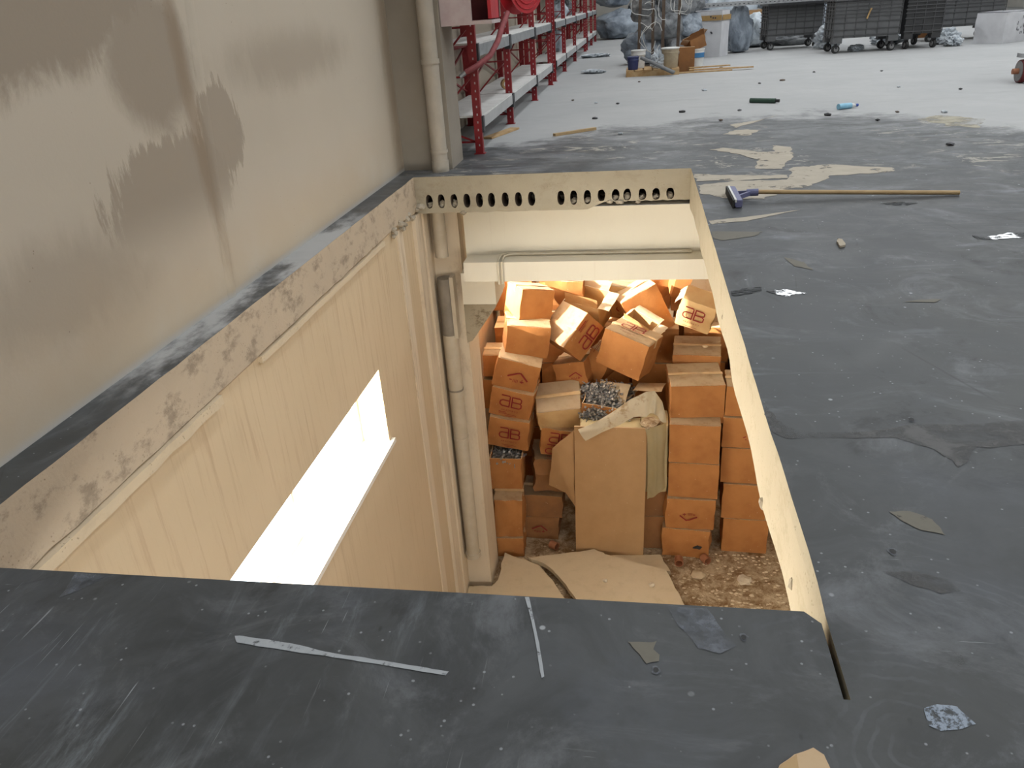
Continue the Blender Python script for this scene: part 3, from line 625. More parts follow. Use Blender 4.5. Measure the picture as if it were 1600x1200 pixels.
pt = pipe('waste_pipe', 'cracked cream waste pipe hanging down the column inside the opening', [((QX, QY, -4.55), (QX, QY, -1.66), 0.080), ((QX, QY, -1.66), (QX, QY, -1.05), 0.076), ((QX, QY, -0.83), (QX, QY, -0.36), 0.066)],
     ['pipe_paint', 'pipe_bare', 'pipe_paint'], [((QX, QY, -4.52), 0.092, 0.06, 'pipe_paint'), ((QX, QY, -2.9), 0.086, 0.025, 'pipe_paint'), ((QX, QY, -2.3), 0.085, 0.02, 'pipe_bare')])
bm = bmesh.new()
for k in range(14):
    a0 = -2.6 + k*0.10; 
box(bm, 0.06, 0.10, -0.06, 0.06, 2.86, 3.52); finish('paint_flake', bm, 'pipe_paint', pt)
t = thing('conduit', 'thin painted conduit bent along the cream beam', 'conduit', (-1.30, 6.912, -1.0))
for dx in (0.0, 0.035):
    bm = bmesh.new(); pts = [(dx, 0, -0.02), (dx, 0, 0.20)] + [(dx, 0.05, 0.206), (dx, 0.20-dx, 0.206), (dx+0.06, 0.255-dx, 0.206), (1.80, 0.255-dx, 0.206)]
    tube(bm, pts, 0.011, 8); finish('conduit_run', bm, 'conduit_paint', t, smooth=0.8)

# ================================================================== CARTONS BELOW
tc = bpy.data.curves.new('lettering', 'FONT'); tc.body = 'AKASMATU'; tc.size = 0.15; tc.space_character = 1.25; tc.align_x = 'CENTER'; tc.resolution_u = 2
to = bpy.data.objects.new('lettering', tc); C.objects.link(to); bpy.context.view_layer.update()
LET = bpy.data.meshes.new_from_object(to.evaluated_get(bpy.context.evaluated_depsgraph_get()))
LET_V = [tuple(v.co) for v in LET.vertices]; LET_F = [tuple(p.vertices) for p in LET.polygons]
bpy.data.objects.remove(to); bpy.data.curves.remove(tc); bpy.data.meshes.remove(LET)
def add_letters(bm, s, ox, oz):
    vs = [bm.verts.new((x*s+ox, 0, y*s+oz)) for x, y, z in LET_V]
    for f in LET_F:
        try: bm.faces.new([vs[i] for i in f])
        except ValueError: pass
def logo_mesh(kind):
    bm = bmesh.new()
    if kind == 'ab':
        wd = 0.062
        ribbon(bm, [(-0.47, 0.29), (-0.10, 0.29), (-0.055, 0.25), (-0.055, -0.29)], wd)
        ribbon(bm, [(-0.055, -0.26), (-0.38, -0.26), (-0.48, -0.20), (-0.50, -0.11), (-0.48, -0.02), (-0.38, 0.04), (-0.055, 0.04)], wd)
        ribbon(bm, [(0.055, 0.29), (0.055, -0.29)], wd)
        ribbon(bm, [(0.055, 0.26), (0.40, 0.26), (0.48, 0.21), (0.48, 0.07), (0.42, 0.01), (0.055, 0.01)], wd)
        ribbon(bm, [(0.42, 0.01), (0.50, -0.05), (0.50, -0.20), (0.42, -0.26), (0.055, -0.26)], wd)
        add_letters(bm, 0.86, 0, -0.50)
        ribbon(bm, [(-0.35, -0.66), (0.35, -0.66)], 0.02); ribbon(bm, [(-0.2, -0.74), (0.2, -0.74)], 0.02)
    elif kind == 'roof':
        ribbon(bm, [(-0.45, -0.02), (-0.10, 0.17), (0.06, 0.22), (0.40, -0.08)], 0.07)
        for k in range(4): ribbon(bm, [(-0.18+k*0.06, -0.10), (-0.18+k*0.06, -0.24)], 0.022)
        ribbon(bm, [(-0.34, -0.14), (-0.24, -0.14)], 0.05); ribbon(bm, [(0.10, -0.16), (0.26, -0.16)], 0.05); ribbon(bm, [(0.18, -0.05), (0.18, -0.22)], 0.03)
    elif kind == 'lines':
        ribbon(bm, [(-0.4, 0.1), (0.3, 0.1)], 0.06); ribbon(bm, [(-0.4, 0.0), (0.4, 0.0)], 0.03); ribbon(bm, [(-0.4, -0.08), (0.1, -0.08)], 0.03)
    me = bpy.data.meshes.new('print_' + kind); bm.to_mesh(me); bm.free(); me.materials.append(MATS['print_red']); return me
LOGO = {k: logo_mesh(k) for k in ('ab', 'roof', 'lines')}

def body_mesh(w, d, h, seed, crumple, bulge, squash=0.0, mat='cardboard', open_top=False, cuts=6):
    bm = bmesh.new(); bmesh.ops.create_cube(bm, size=2.0)
    bmesh.ops.subdivide_edges(bm, edges=bm.edges[:], cuts=cuts, use_grid_fill=True)
    if open_top:
        bmesh.ops.delete(bm, geom=[f for f in bm.faces if f.calc_center_median().z > 0.999], context='FACES')
    for v in bm.verts:
        u = v.co.copy(); q = Vector((u.x*w/2, u.y*d/2, (u.z+1)*h/2))
        if abs(u.x) > 0.999: q.x += math.copysign(bulge, u.x)*(1-u.y*u.y)*(1-u.z*u.z)
        if abs(u.y) > 0.999: q.y += math.copysign(bulge, u.y)*(1-u.x*u.x)*(1-u.z*u.z)
        nv = mnoise.noise_vector(Vector((u.x*1.7+seed*3.3, u.y*1.7-seed, u.z*1.7)))
        q += Vector((nv.x, nv.y, nv.z*(0.5 if u.z > -0.9 else 0.0)))*crumple
        if squash: q.z -= squash*max(0, u.z)*(0.55+0.45*math.sin(seed+u.x*2.1)); q.y -= squash*0.35*(1-u.z*u.z)*(1 if u.y < 0 else -0.3)
        v.co = q
    if open_top: bmesh.ops.solidify(bm, geom=bm.faces[:], thickness=0.008)
    else: bmesh.ops.bevel(bm, geom=[e for e in bm.edges if len(e.link_faces) == 2 and e.calc_face_angle() > 1.0], offset=0.006, segments=1)
    me = bpy.data.meshes.new('body'); bm.to_mesh(me); bm.free(); return me
def flap_mesh(w, L, seed, curl=0.0, ragged_edge=0.0, th=0.006):
    # hinge on the X axis, lies towards +Y
    bm = bmesh.new(); nx, ny = 8, 5; gridv = []
    for j in range(ny+1):
        row = []
        for i in range(nx+1):
            x = -w/2+w*i/nx; y = L*j/ny
            if ragged_edge and j == ny: y += ragged_edge*mnoise.noise(Vector((x*22+seed, seed, 0)))
            z = curl*(j/ny)**2 + 0.012*(j/ny)*mnoise.noise(Vector((x*5+seed, y*5, seed)))
            row.append(bm.verts.new((x, y, z)))
        gridv.append(row)
    for j in range(ny):
        for i in range(nx): bm.faces.new((gridv[j][i], gridv[j][i+1], gridv[j+1][i+1], gridv[j+1][i]))
    bmesh.ops.solidify(bm, geom=bm.faces[:], thickness=th)
    me = bpy.data.meshes.new('flap'); bm.to_mesh(me); bm.free(); return me
def put_logo(t, kind, face, dims, size, u=0.0, v=0.0, ang=0.0, off=0.014):
    w, d, h = dims
    o = bpy.data.objects.new('print', LOGO[kind]); C.objects.link(o); o.parent = t; o.scale = (size, size, size)
    if face == 'F': loc, base = Vector((u, -d/2-off, h/2+v)), Matrix.Identity(3)
    elif face == 'R': loc, base = Vector((w/2+off, u, h/2+v)), Matrix.Rotation(math.pi/2, 3, 'Z')
    elif face == 'L': loc, base = Vector((-w/2-off, u, h/2+v)), Matrix.Rotation(-math.pi/2, 3, 'Z')
    else: loc, base = Vector((u, v, h+off)), Matrix.Rotation(-math.pi/2, 3, 'X')
    o.location = loc; o.rotation_euler = (base @ Matrix.Rotation(ang, 3, 'Y')).to_euler()
    return o
CG = 'cardboard boxes heaped in the storey below'
def carton(label, base, rot, dims, top='closed', mat='cardboard', seed=0, crumple=0.010, bulge=0.012, squash=0.0, logos=(), tape=True, lift=0.0, group=CG, name='cardboard_box'):
    w, d, h = dims; t = thing(name, label, 'box', base, rot, group)
    op = top != 'closed'
    place('body', body_mesh(w, d, h, seed, crumple, bulge, squash, open_top=op), mat, t, smooth=0.5)
    if top == 'closed':
        zt = h + 0.004 + crumple*0.4 - squash*0.45
        for s in (-1, 1):
            me = flap_mesh(w*0.985, d/2-0.006, seed+s)
            o = place('flap', me, mat, t, (0, s*(d/2-0.003), zt), (0, 0, math.pi if s > 0 else 0), smooth=0.6)
            o.rotation_euler = Euler((0.02+lift*(s < 0), 0, math.pi if s > 0 else 0))
        if tape:
            bm = bmesh.new(); box(bm, -w/2-0.006, w/2+0.006, -0.028, 0.028, zt+0.007, zt+0.010)
            for s in (-1, 1): box(bm, s*(w/2+0.006)-0.0015, s*(w/2+0.006)+0.0015, -0.028, 0.028, zt-0.10, zt+0.010)
            finish('tape', bm, 'box_tape', t)
    elif top == 'open':
        for k, (L, W, ang) in enumerate(((d*0.42, w, 0), (d*0.42, w, math.pi), (w*0.3, d, math.pi/2), (w*0.3, d, -math.pi/2))):
            me = flap_mesh(W*0.96, L, seed+k, -0.03, 0.02)
            hx = {0: (0, d/2), 1: (0, -d/2), 2: (-w/2, 0), 3: (w/2, 0)}[k]
            o = place('flap', me, mat, t, (hx[0], hx[1], h), (0, 0, 0), smooth=0.6)
            o.rotation_euler = (Matrix.Rotation(ang, 3, 'Z') @ Matrix.Rotation((0.3, 1.9, -0.5, 0.5)[k]+0.3*math.sin(seed+k), 3, 'X')).to_euler()
    for lg in logos: put_logo(t, lg[0], lg[1], dims, *lg[2:])
    return t
BX = []
# right-hand stack in front, top to bottom
carton('box with a clean dusty lid, topmost of the front stack', (0.704,8.54,-3.243), (0.012,-0.012,0.058), (0.622,0.61,0.505), seed=1, crumple=0.006, bulge=0.006, logos=())
carton('plain box second from the top of the front stack, dusty strip along its lid', (0.701,8.300,-3.685), (0,0,-0.052), (0.585,0.50,0.515), seed=2, crumple=0.008)
carton('plain box third from the top of the front stack', (0.712,8.300,-4.195), (0,0,-0.060), (0.590,0.46,0.485), seed=3, crumple=0.008)
carton('sagging box with an upside-down red roof mark, fourth in the front stack', (0.668,8.290,-4.655), (0.02,0.03,0.02), (0.590,0.46,0.445), seed=4, crumple=0.018, bulge=0.035, logos=(('roof', 'F', 0.25, -0.03, -0.01, math.pi, 0.045),))
r5 = carton('crushed bottom box of the front stack with a torn hole', (0.655,8.280,-5.095), (0.0,0.0,-0.08), (0.580,0.46,0.42), seed=5, crumple=0.022, bulge=0.03)
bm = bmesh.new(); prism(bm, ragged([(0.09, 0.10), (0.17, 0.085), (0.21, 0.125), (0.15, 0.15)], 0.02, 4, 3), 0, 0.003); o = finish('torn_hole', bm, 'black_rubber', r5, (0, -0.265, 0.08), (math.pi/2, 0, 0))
bm = bmesh.new(); prism(bm, ragged([(0.07, 0.12), (0.15, 0.14), (0.22, 0.14), (0.22, 0.17), (0.13, 0.19), (0.08, 0.16)], 0.015, 4, 5), 0, 0.006); finish('torn_flap', bm, 'torn_paper', r5, (0, -0.262, 0.08), (math.pi/2-0.25, 0, 0))
# second stack against the sawn edge
for k, (lab, b, r, dm, lg) in enumerate((
    ('lowest box of the stack beside the sawn edge, standing in the rubble', (1.388,8.420,-5.095), (0,0,-0.04), (0.545,0.45,0.505), ()),
    ('second box up in the stack beside the sawn edge, flecked with plaster', (1.345,8.420,-4.575), (0,0,-0.05), (0.52,0.45,0.500), ()),
    ('third box up in the stack beside the sawn edge, with a pale tape band', (1.304,8.440,-4.060), (0,0,-0.07), (0.51,0.45,0.490), ()),
    ('fourth box up beside the sawn edge, with part of a red roof mark', (1.285,8.440,-3.555), (0,0,-0.05), (0.50,0.45,0.400), (('roof', 'F', 0.20, 0.08, -0.05, 0.0),)),
    ('top box of the stack beside the sawn edge, half hidden behind it', (1.300,8.460,-3.140), (0,0,-0.05), (0.50,0.45,0.385), ()))):
    carton(lab, b, r, dm, seed=10+k, crumple=0.010, logos=lg)
c6 = carton('box with a dented dusty lid directly behind the front stack', (0.765,9.19,-3.14), (0.0,-0.01,-0.09), (0.575,0.60,0.490), seed=16, crumple=0.014)
bm = bmesh.new(); rubble(bm, (0.10, -0.05, 0.505), 0.035, 3, 0.6, 2); finish('torn_scrap', bm, 'torn_paper', c6)
# tumbled boxes
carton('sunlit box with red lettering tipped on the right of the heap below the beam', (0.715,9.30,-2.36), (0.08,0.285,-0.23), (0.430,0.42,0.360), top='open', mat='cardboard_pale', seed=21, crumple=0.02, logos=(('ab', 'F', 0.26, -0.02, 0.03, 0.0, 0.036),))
carton('large tilted box near the middle with red lettering on its dusty lid', (-0.147,8.750,-2.728), (-0.08,0.25,-0.42), (0.584,0.449,0.470), seed=22, crumple=0.014, logos=(('ab', 'T', 0.29, -0.03, 0.03, 0.0, 0.036),))
carton('box balanced on edge, its upper face blazing white in the sun', (-0.711,9.0,-2.459), (0.763,0.025,-0.859), (0.520,0.512,0.358), seed=23, crumple=0.006, bulge=0.006, tape=False, logos=(('ab', 'R', 0.30, 0.04, -0.05, 0.0, 0.02), ('lines', 'R', 0.22, 0.10, 0.13, 0.0, 0.018)))
carton('big plain brown box leaning right just under the beam', (0.21,9.62,-2.60), (-0.12,-0.42,0.36), (0.50,0.48,0.62), seed=24, crumple=0.008, tape=False)
carton('box with one sunlit side wedged at top left beside the column', (-1.38,9.05,-2.20), (-0.08,0.24,0.55), (0.44,0.46,0.40), seed=25, crumple=0.012)
carton('plain box with a gaping lower edge below the sunlit one at top left', (-1.40,8.83,-2.545), (0.0,0.16,0.22), (0.535,0.50,0.40), seed=26, crumple=0.010)
carton('box with a red roof mark and a pale open lid edge, left stack', (-1.525,8.63,-2.900), (0.02,0.30,0.06), (0.535,0.46,0.385), seed=27, crumple=0.012, lift=0.10, logos=(('roof', 'F', 0.30, 0.03, 0.0, 0.0, 0.026),))
carton('box with red letters, directly under the roof-marked one in the left stack', (-1.565,8.58,-3.265), (0.0,0.22,-0.05), (0.525,0.46,0.370), seed=28, crumple=0.016, bulge=0.02, logos=(('ab', 'F', 0.27, 0.0, 0.05, 0.0, 0.034), ('lines', 'F', 0.13, -0.08, -0.12, 0.0, 0.030)))
carton('sagging box with red letters resting on the open screw box, left stack', (-1.600,8.55,-3.685), (0.04,0.14,-0.06), (0.515,0.46,0.420), seed=29, crumple=0.02, bulge=0.02, logos=(('ab', 'F', 0.26, 0.02, 0.03, 0.0, 0.038),))
carton('torn open box filled with screws at the foot of the left stack', (-1.640,8.40,-4.230), (0,0.02,0.04), (0.40,0.48,0.47), top='bare', seed=30, crumple=0.012, logos=(('lines', 'R', 0.16, 0.0, 0.0, 1.4),))
carton('narrow slumped box beside the column foot', (-1.615,8.13,-4.80), (0,0.03,0.06), (0.36,0.40,0.565), seed=31, crumple=0.028, bulge=0.02)
carton('low flattened box with a tape seam under the slumped one by the column', (-1.60,8.10,-5.095), (0,0,0.05), (0.34,0.40,0.29), seed=32, crumple=0.012)
carton('bulging box with a creased cream lid left of the screws', (-0.944,8.62,-3.345), (0.30,-0.09,0.09), (0.550,0.52,0.310), mat='cardboard_pale', seed=33, crumple=0.018, bulge=0.03)
carton('squashed box with faded red letters under the creased-lid one', (-0.965,8.58,-3.80), (0.10,0.14,0.06), (0.50,0.44,0.40), seed=34, crumple=0.030, bulge=0.03, logos=(('ab', 'F', 0.27, -0.02, 0.10, 0.0, 0.05), ('ab', 'F', 0.25, -0.06, -0.08, 0.05, 0.05)))
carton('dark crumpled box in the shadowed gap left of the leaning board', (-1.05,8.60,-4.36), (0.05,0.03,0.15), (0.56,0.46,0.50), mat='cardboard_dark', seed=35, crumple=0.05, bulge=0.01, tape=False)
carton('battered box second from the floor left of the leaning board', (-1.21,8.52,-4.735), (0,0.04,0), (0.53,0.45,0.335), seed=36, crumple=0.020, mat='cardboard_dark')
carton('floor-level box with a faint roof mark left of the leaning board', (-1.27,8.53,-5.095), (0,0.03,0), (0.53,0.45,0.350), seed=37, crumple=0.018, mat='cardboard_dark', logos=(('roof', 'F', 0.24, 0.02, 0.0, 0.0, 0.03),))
carton('box with a pale lit face half under the sun-white box', (-0.73,9.02,-3.03), (-0.05,-0.22,-0.25), (0.42,0.50,0.30), seed=38, crumple=0.016, logos=(('roof', 'F', 0.2, 0.08, -0.02, 0.0, 0.03),))
carton('plain box jammed between the sun-white box and the large tilted one', (-0.50,9.12,-2.98), (0.0,0.45,-0.45), (0.30,0.40,0.40), seed=39, crumple=0.010)
carton('pale sunlit box with torn lid behind the sun-white one', (-0.62,9.62,-2.44), (0.42,0.12,-0.38), (0.48,0.34,0.42), top='open', mat='cardboard_pale', seed=40, crumple=0.015)
carton('open box with a golden upright flap above the large tilted one', (0.0,9.17,-2.56), (0.22,0.36,-0.55), (0.40,0.24,0.34), top='open', mat='cardboard_pale', seed=41, crumple=0.012)
carton('box with a red letter cut off by the beam, upper middle', (-0.27,10.0,-2.49), (0.12,0.15,-0.06), (0.46,0.36,0.46), mat='cardboard_pale', seed=42, logos=(('ab', 'F', 0.24, 0.12, -0.06, 0.1),))
carton('brown box with a curled lid just under the beam at upper left', (-0.95,9.70,-2.20), (0.04,0.06,0.0), (0.50,0.42,0.34), seed=43, crumple=0.02)
carton('tilted dark-edged box just under the beam at upper right', (0.70,10.15,-2.30), (0.08,0.22,0.10), (0.56,0.40,0.46), seed=44)
carton('upright box in the far right corner under the beam', (1.22,9.98,-2.33), (0,0.03,-0.06), (0.52,0.44,0.58), seed=45)
carton('box peeping out behind the left stack near the column', (-1.78,9.02,-2.93), (0,0.03,0.05), (0.36,0.40,0.30), seed=46)
carton('shadowed open-edged box behind the left stack, below the peeping one', (-1.80,9.02,-3.40), (0,0.03,0.02), (0.36,0.40,0.42), seed=47)
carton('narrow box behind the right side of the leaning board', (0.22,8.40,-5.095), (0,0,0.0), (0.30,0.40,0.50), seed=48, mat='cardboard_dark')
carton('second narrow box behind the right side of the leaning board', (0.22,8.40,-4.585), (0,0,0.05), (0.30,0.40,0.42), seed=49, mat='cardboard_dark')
n1 = carton('burst box spilling grey screws in the middle of the heap', (-0.36,8.56,-3.50), (0.10,0.10,-0.15), (0.60,0.46,0.46), top='bare', seed=50, crumple=0.02)
for k, (loc, W, L, rx, rz) in enumerate((((-0.25,8.62,-2.90), 0.42, 0.26, -0.55, 2.7), ((-0.02,8.55,-3.02), 0.36, 0.30, -0.35, 1.2), ((0.20,8.62,-2.90), 0.34, 0.26, 0.25, 2.9))):
    me = flap_mesh(W, L, 70+k, -0.05, 0.05)
    o = place('torn_cardboard', me, 'torn_paper' if k < 2 else 'cardboard', None, loc, (rx, 0.1, rz), smooth=0.6)
    tag(o, ('pale torn flap hanging over the grey screws', 'tan cardboard scrap on the right of the grey screws', 'brown torn flap below the large tilted box')[k], 'cardboard', 'torn cardboard scraps')
# rear rows that close the gaps
rear = body_mesh(0.58, 0.44, 0.49, 90, 0.010, 0.008, cuts=3); rear.materials.append(MATS['cardboard'])
for row, (yy, n) in enumerate(((9.82, 5), (10.45, 7))):
    for i in range(7 if row else 6):
        for k in range(n):
            x = -1.62 + i*0.63 + (0.03*math.sin(i*7+k) if not row else 0.05*math.sin(i*5+k*2)-0.1); y = yy + 0.04*math.sin(i*3+k*5)
            t = thing('cardboard_box', 'plain brown box buried in the rear rows of the heap', 'box', (x, y, LOW+0.005+k*0.508), (0, 0, 0.05*math.sin(i+k*2)), 'boxes buried in the rear rows')
            place('body', rear, None, t)
            bm = bmesh.new(); box(bm, -0.285, 0.285, -0.028, 0.028, 0.498, 0.501); finish('tape', bm, 'box_tape', t)
# ---- screws
def screws(name, label, n, spot, seed):
    rnd = random.Random(seed); bm = bmesh.new(); up = Vector((0, 0, 1))
    for i in range(n):
        c = Vector(spot(rnd)); d = Vector((rnd.uniform(-1, 1), rnd.uniform(-1, 1), rnd.uniform(-0.45, 0.45))).normalized(); L = rnd.uniform(0.11, 0.19)
        a, b = c-d*L/2, c+d*L/2; tube(bm, [a, b], 0.009, 5, True, 0.005); k = len(bm.faces)
        tube(bm, [a-d*0.008, a], 0.016, 6); bm.faces.ensure_lookup_table()
        for f in bm.faces[k:]: f.material_index = 1
    return tag(finish(name, bm, ['screw_steel', 'screw_head']), label, 'screws', None, 'stuff')
def dome(cx, cy, sx, sy, z, h, tilt=(0, 0)):
    def f(r):
        u, v = r.uniform(-1, 1), r.uniform(-1, 1)
        return (cx+u*sx, cy+v*sy, z + h*(1-max(abs(u), abs(v))**2) + tilt[0]*u + tilt[1]*v + r.uniform(-0.03, 0.015))
    return f
screws('screws', 'heap of grey screws spilling from the burst box', 640, dome(-0.36, 8.48, 0.27, 0.22, -3.09, 0.10, (0.0, 0.11)), 3)
screws('screws', 'grey screws filling the torn box of the left stack', 260, dome(-1.64, 8.40, 0.17, 0.21, -3.83, 0.04), 4)
# ---- leaning board, wrapped bundle and cloth
bm = bmesh.new(); box(bm, -0.43, 0.43, -0.012, 0.012, 0, 1.90); bmesh.ops.bevel(bm, geom=bm.edges[:], offset=0.003, segments=1)
tag(finish('leaning_board', bm, 'kraft_board', None, (-0.318, 7.99, LOW+0.002), (-0.02, 0.012, 0.0)), 'flat brown board leaning upright in front of the heap', 'board')
me = body_mesh(0.72, 0.22, 1.88, 55, 0.02, 0.01, cuts=9)
tag(place('wrapped_bundle', me, 'tarp_tan', None, (-0.30, 8.185, LOW+0.002), smooth=0.9), 'tall bundle wrapped in tan plastic behind the leaning board', 'bundle')
SA = [(-0.674,7.930,-3.183),(-0.484,7.930,-3.092),(-0.283,7.950,-2.963),(-0.063,8.000,-2.809),(0.119,8.050,-2.732),(0.215,8.100,-2.748),(0.306,8.100,-2.889),(0.344,8.050,-3.031)]
SB = [(-0.584,7.900,-3.321),(-0.394,7.900,-3.203),(-0.186,7.920,-3.106),(-0.024,7.940,-3.012),(0.122,7.950,-2.998),(0.209,7.950,-2.954),(0.270,7.970,-3.048),(0.360,8.000,-3.123)]
bm = bmesh.new(); rows = []; nu, nv = 42, 8
def samp(P, t):
    s = t*(len(P)-1); i = min(int(s), len(P)-2); return Vector(P[i]).lerp(Vector(P[i+1]), s-i)
for i in range(nu+1):
    t = i/nu; a, b = samp(SA, t), samp(SB, t); row = []
    for j in range(nv+1):
        s = j/nv; p = a.lerp(b, s); fold = (0.030*math.sin(t*34+s*2.0)*(0.25+0.75*s)*min(1, max(0, (t-0.45)*6))) + 0.012*mnoise.noise(Vector((t*9, s*3, 4)))
        p += Vector((0, -0.022*math.sin(math.pi*s)-fold, 0.5*fold*(1-s))); row.append(bm.verts.new(p))
    rows.append(row)
for a, b in zip(rows, rows[1:]):
    for j in range(nv): bm.faces.new((a[j], a[j+1], b[j+1], b[j]))
bmesh.ops.solidify(bm, geom=bm.faces[:], thickness=0.008)
tag(finish('cloth_sheet', bm, 'tarp', smooth=1.2), 'cream cloth draped diagonally over the top of the leaning board', 'cloth')
bm = bmesh.new(); rows = []
HP = [[(0.10,8.02,-3.16),(0.24,7.99,-3.16),(0.35,8.02,-3.12)],[(0.135,7.975,-3.30),(0.25,7.94,-3.32),(0.36,8.0,-3.30)],[(0.144,7.97,-3.50),(0.25,7.93,-3.51),(0.345,8.01,-3.52)],[(0.150,7.98,-3.80),(0.26,7.95,-3.82),(0.352,8.03,-3.86)],[(0.150,8.0,-4.05),(0.25,7.98,-4.02),(0.36,8.04,-3.98)],[(0.150,8.01,-4.20),(0.25,7.97,-4.12),(0.37,8.03,-4.03)]]
for r in HP: rows.append([bm.verts.new(samp(r, k/8) + Vector((0, 0.012*math.sin(k*1.7), 0))) for k in range(9)])
for a, b in zip(rows, rows[1:]):
    for j in range(8): bm.faces.new((a[j], a[j+1], b[j+1], b[j]))
bmesh.ops.solidify(bm, geom=bm.faces[:], thickness=0.01)
tag(finish('plastic_wrap', bm, 'tarp_tan', smooth=1.2), 'tan plastic hanging down the right side of the leaning board', 'plastic wrap')
bm = bmesh.new(); P2 = [(-1.02,8.22,-3.62),(-0.74,8.12,-3.30),(-0.74,8.05,-3.9),(-0.745,8.02,-4.35),(-0.80,8.06,-4.28),(-0.86,8.1,-4.2),(-1.08,8.18,-4.14),(-1.05,8.2,-3.9)]
c = bm.verts.new((-0.90, 8.08, -3.88)); vs = [bm.verts.new(p) for p in P2]
for i in range(len(vs)): bm.faces.new((c, vs[i], vs[(i+1) % len(vs)]))
bmesh.ops.subdivide_edges(bm, edges=bm.edges[:], cuts=2)
for v in bm.verts: v.co += mnoise.noise_vector(v.co*6)*0.02
bmesh.ops.solidify(bm, geom=bm.faces[:], thickness=0.008)
tag(finish('torn_carton', bm, 'kraft_board', smooth=0.7), 'torn open carton side with a yellowed edge left of the leaning board', 'cardboard', 'torn cardboard scraps')
me = body_mesh(0.31, 0.40, 0.93, 57, 0.02, 0.015, cuts=6)
tag(place('wrapped_box', me, 'tarp_tan', None, (0.225, 8.30, -4.145), smooth=0.9), 'tan plastic-wrapped box right of the leaning board, topped with plaster crumbs', 'bundle')
bm = bmesh.new(); rubble(bm, (0, 0, 0), 0.11, 5, 0.35, 3)
tag(finish('plaster_heap', bm, 'rubble_floor', None, (0.18, 8.10, -3.17)), 'small heap of plaster crumbs on the wrapped bundle', 'rubble', None, 'stuff')
# ---- sheets, stones and bits on the lower floor
def plate(label, pts, z0, z1, seed, tilt=0):
    bm = bmesh.new(); prism(bm, ragged(pts, 0.03, 5, seed), z0, z1); bmesh.ops.recalc_face_normals(bm, faces=bm.faces)
    return tag(finish('fibre_sheet', bm, 'fibre_sheet', None), label, 'sheet', 'broken sheets on the lower floor')
plate('broken dusty fibre sheet at the column foot, left of the dark crack', [(-2.0,6.70),(-2.0,7.18),(-1.72,7.20),(-1.66,7.30),(-1.66,7.84),(-1.189,7.625),(-1.04,7.44),(-0.80,7.02),(-0.79,6.7)], -5.05, -4.99, 1)
plate('large broken fibre sheet on the lower floor, right of the dark crack', [(-1.33,7.72),(-0.980,7.817),(-0.514,7.953),(-0.371,7.860),(0.382,7.619),(0.556,7.088),(0.62,6.7),(-0.64,6.7),(-0.66,7.003),(-0.92,7.42),(-1.10,7.62)], -5.02, -4.96, 2)
plate('small sheet lying under the foot of the leaning board', [(-0.298,7.95),(0.32,8.0),(0.448,7.695),(0.072,7.75)], -5.09, -5.04, 3)
def stone(name, label, cat, loc, r, flat, mat, seed):
    bm = bmesh.new(); rubble(bm, (0, 0, 0), r, seed, flat, 2); return tag(finish(name, bm, mat, None, loc, (0, 0, seed), smooth=0.5), label, cat)
stone('stone', 'flat pale stone on the rubble near the sawn edge', 'stone', (1.327, 7.643, LOW+0.02), 0.085, 0.35, 'pale_stone', 1)
stone('plaster_chip', 'small pale plaster chip lying on the right fibre sheet', 'rubble', (0.207, 7.314, -4.945), 0.035, 0.6, 'pale_stone', 2)
stone('plaster_chip', 'lone plaster chip on the middle of the right fibre sheet', 'rubble', (-0.35, 7.35, -4.945), 0.028, 0.6, 'pale_stone', 5)
stone('stone', 'brown lump half sunk in the rubble before the front stack', 'stone', (0.78, 7.70, LOW+0.015), 0.09, 0.35, 'fibre_sheet', 8)
for k, (x, y, lab) in enumerate(((0.554, 7.90, 'orange paper core lying before the torn bottom box'), (0.885, 7.96, 'second orange paper core at the right foot of the front stack'), (-1.046, 8.107, 'dull orange paper core lying left of the leaning board'))):
    bm = bmesh.new(); n = 14
    for r0, r1 in ((0.055, 0.045),):
        ring = [[bm.verts.new((r*math.cos(2*math.pi*i/n), yy, r*math.sin(2*math.pi*i/n)+0.055)) for i in range(n)] for r, yy in ((r0, -0.05), (r0, 0.05), (r1, 0.05), (r1, -0.05))]
        for q in range(4):
            for i in range(n): bm.faces.new((ring[q][i], ring[q][(i+1) % n], ring[(q+1) % 4][(i+1) % n], ring[(q+1) % 4][i]))
    bmesh.ops.recalc_face_normals(bm, faces=bm.faces)
    tag(finish('paper_core', bm, 'orange_cup', None, (x, y, LOW), (0, 0, 0.5*k), smooth=0.6), lab, 'paper core', 'paper cores on the lower floor')
rnd = random.Random(5); bm = bmesh.new()
for i in range(900):
    x, y = rnd.uniform(-1.5, 2.2), rnd.uniform(6.9, 8.15)
    if x < 0.5 and rnd.random() < 0.6: continue
    r = rnd.uniform(0.004, 0.018)*(2.2 if rnd.random() < 0.03 else 1); m = bmesh.ops.create_icosphere(bm, subdivisions=1, radius=r)
    for v in m['verts']: v.co = Vector((v.co.x*rnd.uniform(0.8, 2.0)+x, v.co.y+y, v.co.z*0.6+LOW+r*0.3))
tag(finish('crumbs', bm, 'plaster_lip'), 'scattered plaster crumbs over the lower floor', 'rubble', None, 'stuff')

# ================================================================== THE HALL BEYOND
def copy_tree(o, parent=None):
    c = o.copy(); C.objects.link(c)
    if parent: c.parent = parent
    for ch in list(o.children): copy_tree(ch, c)
    return c
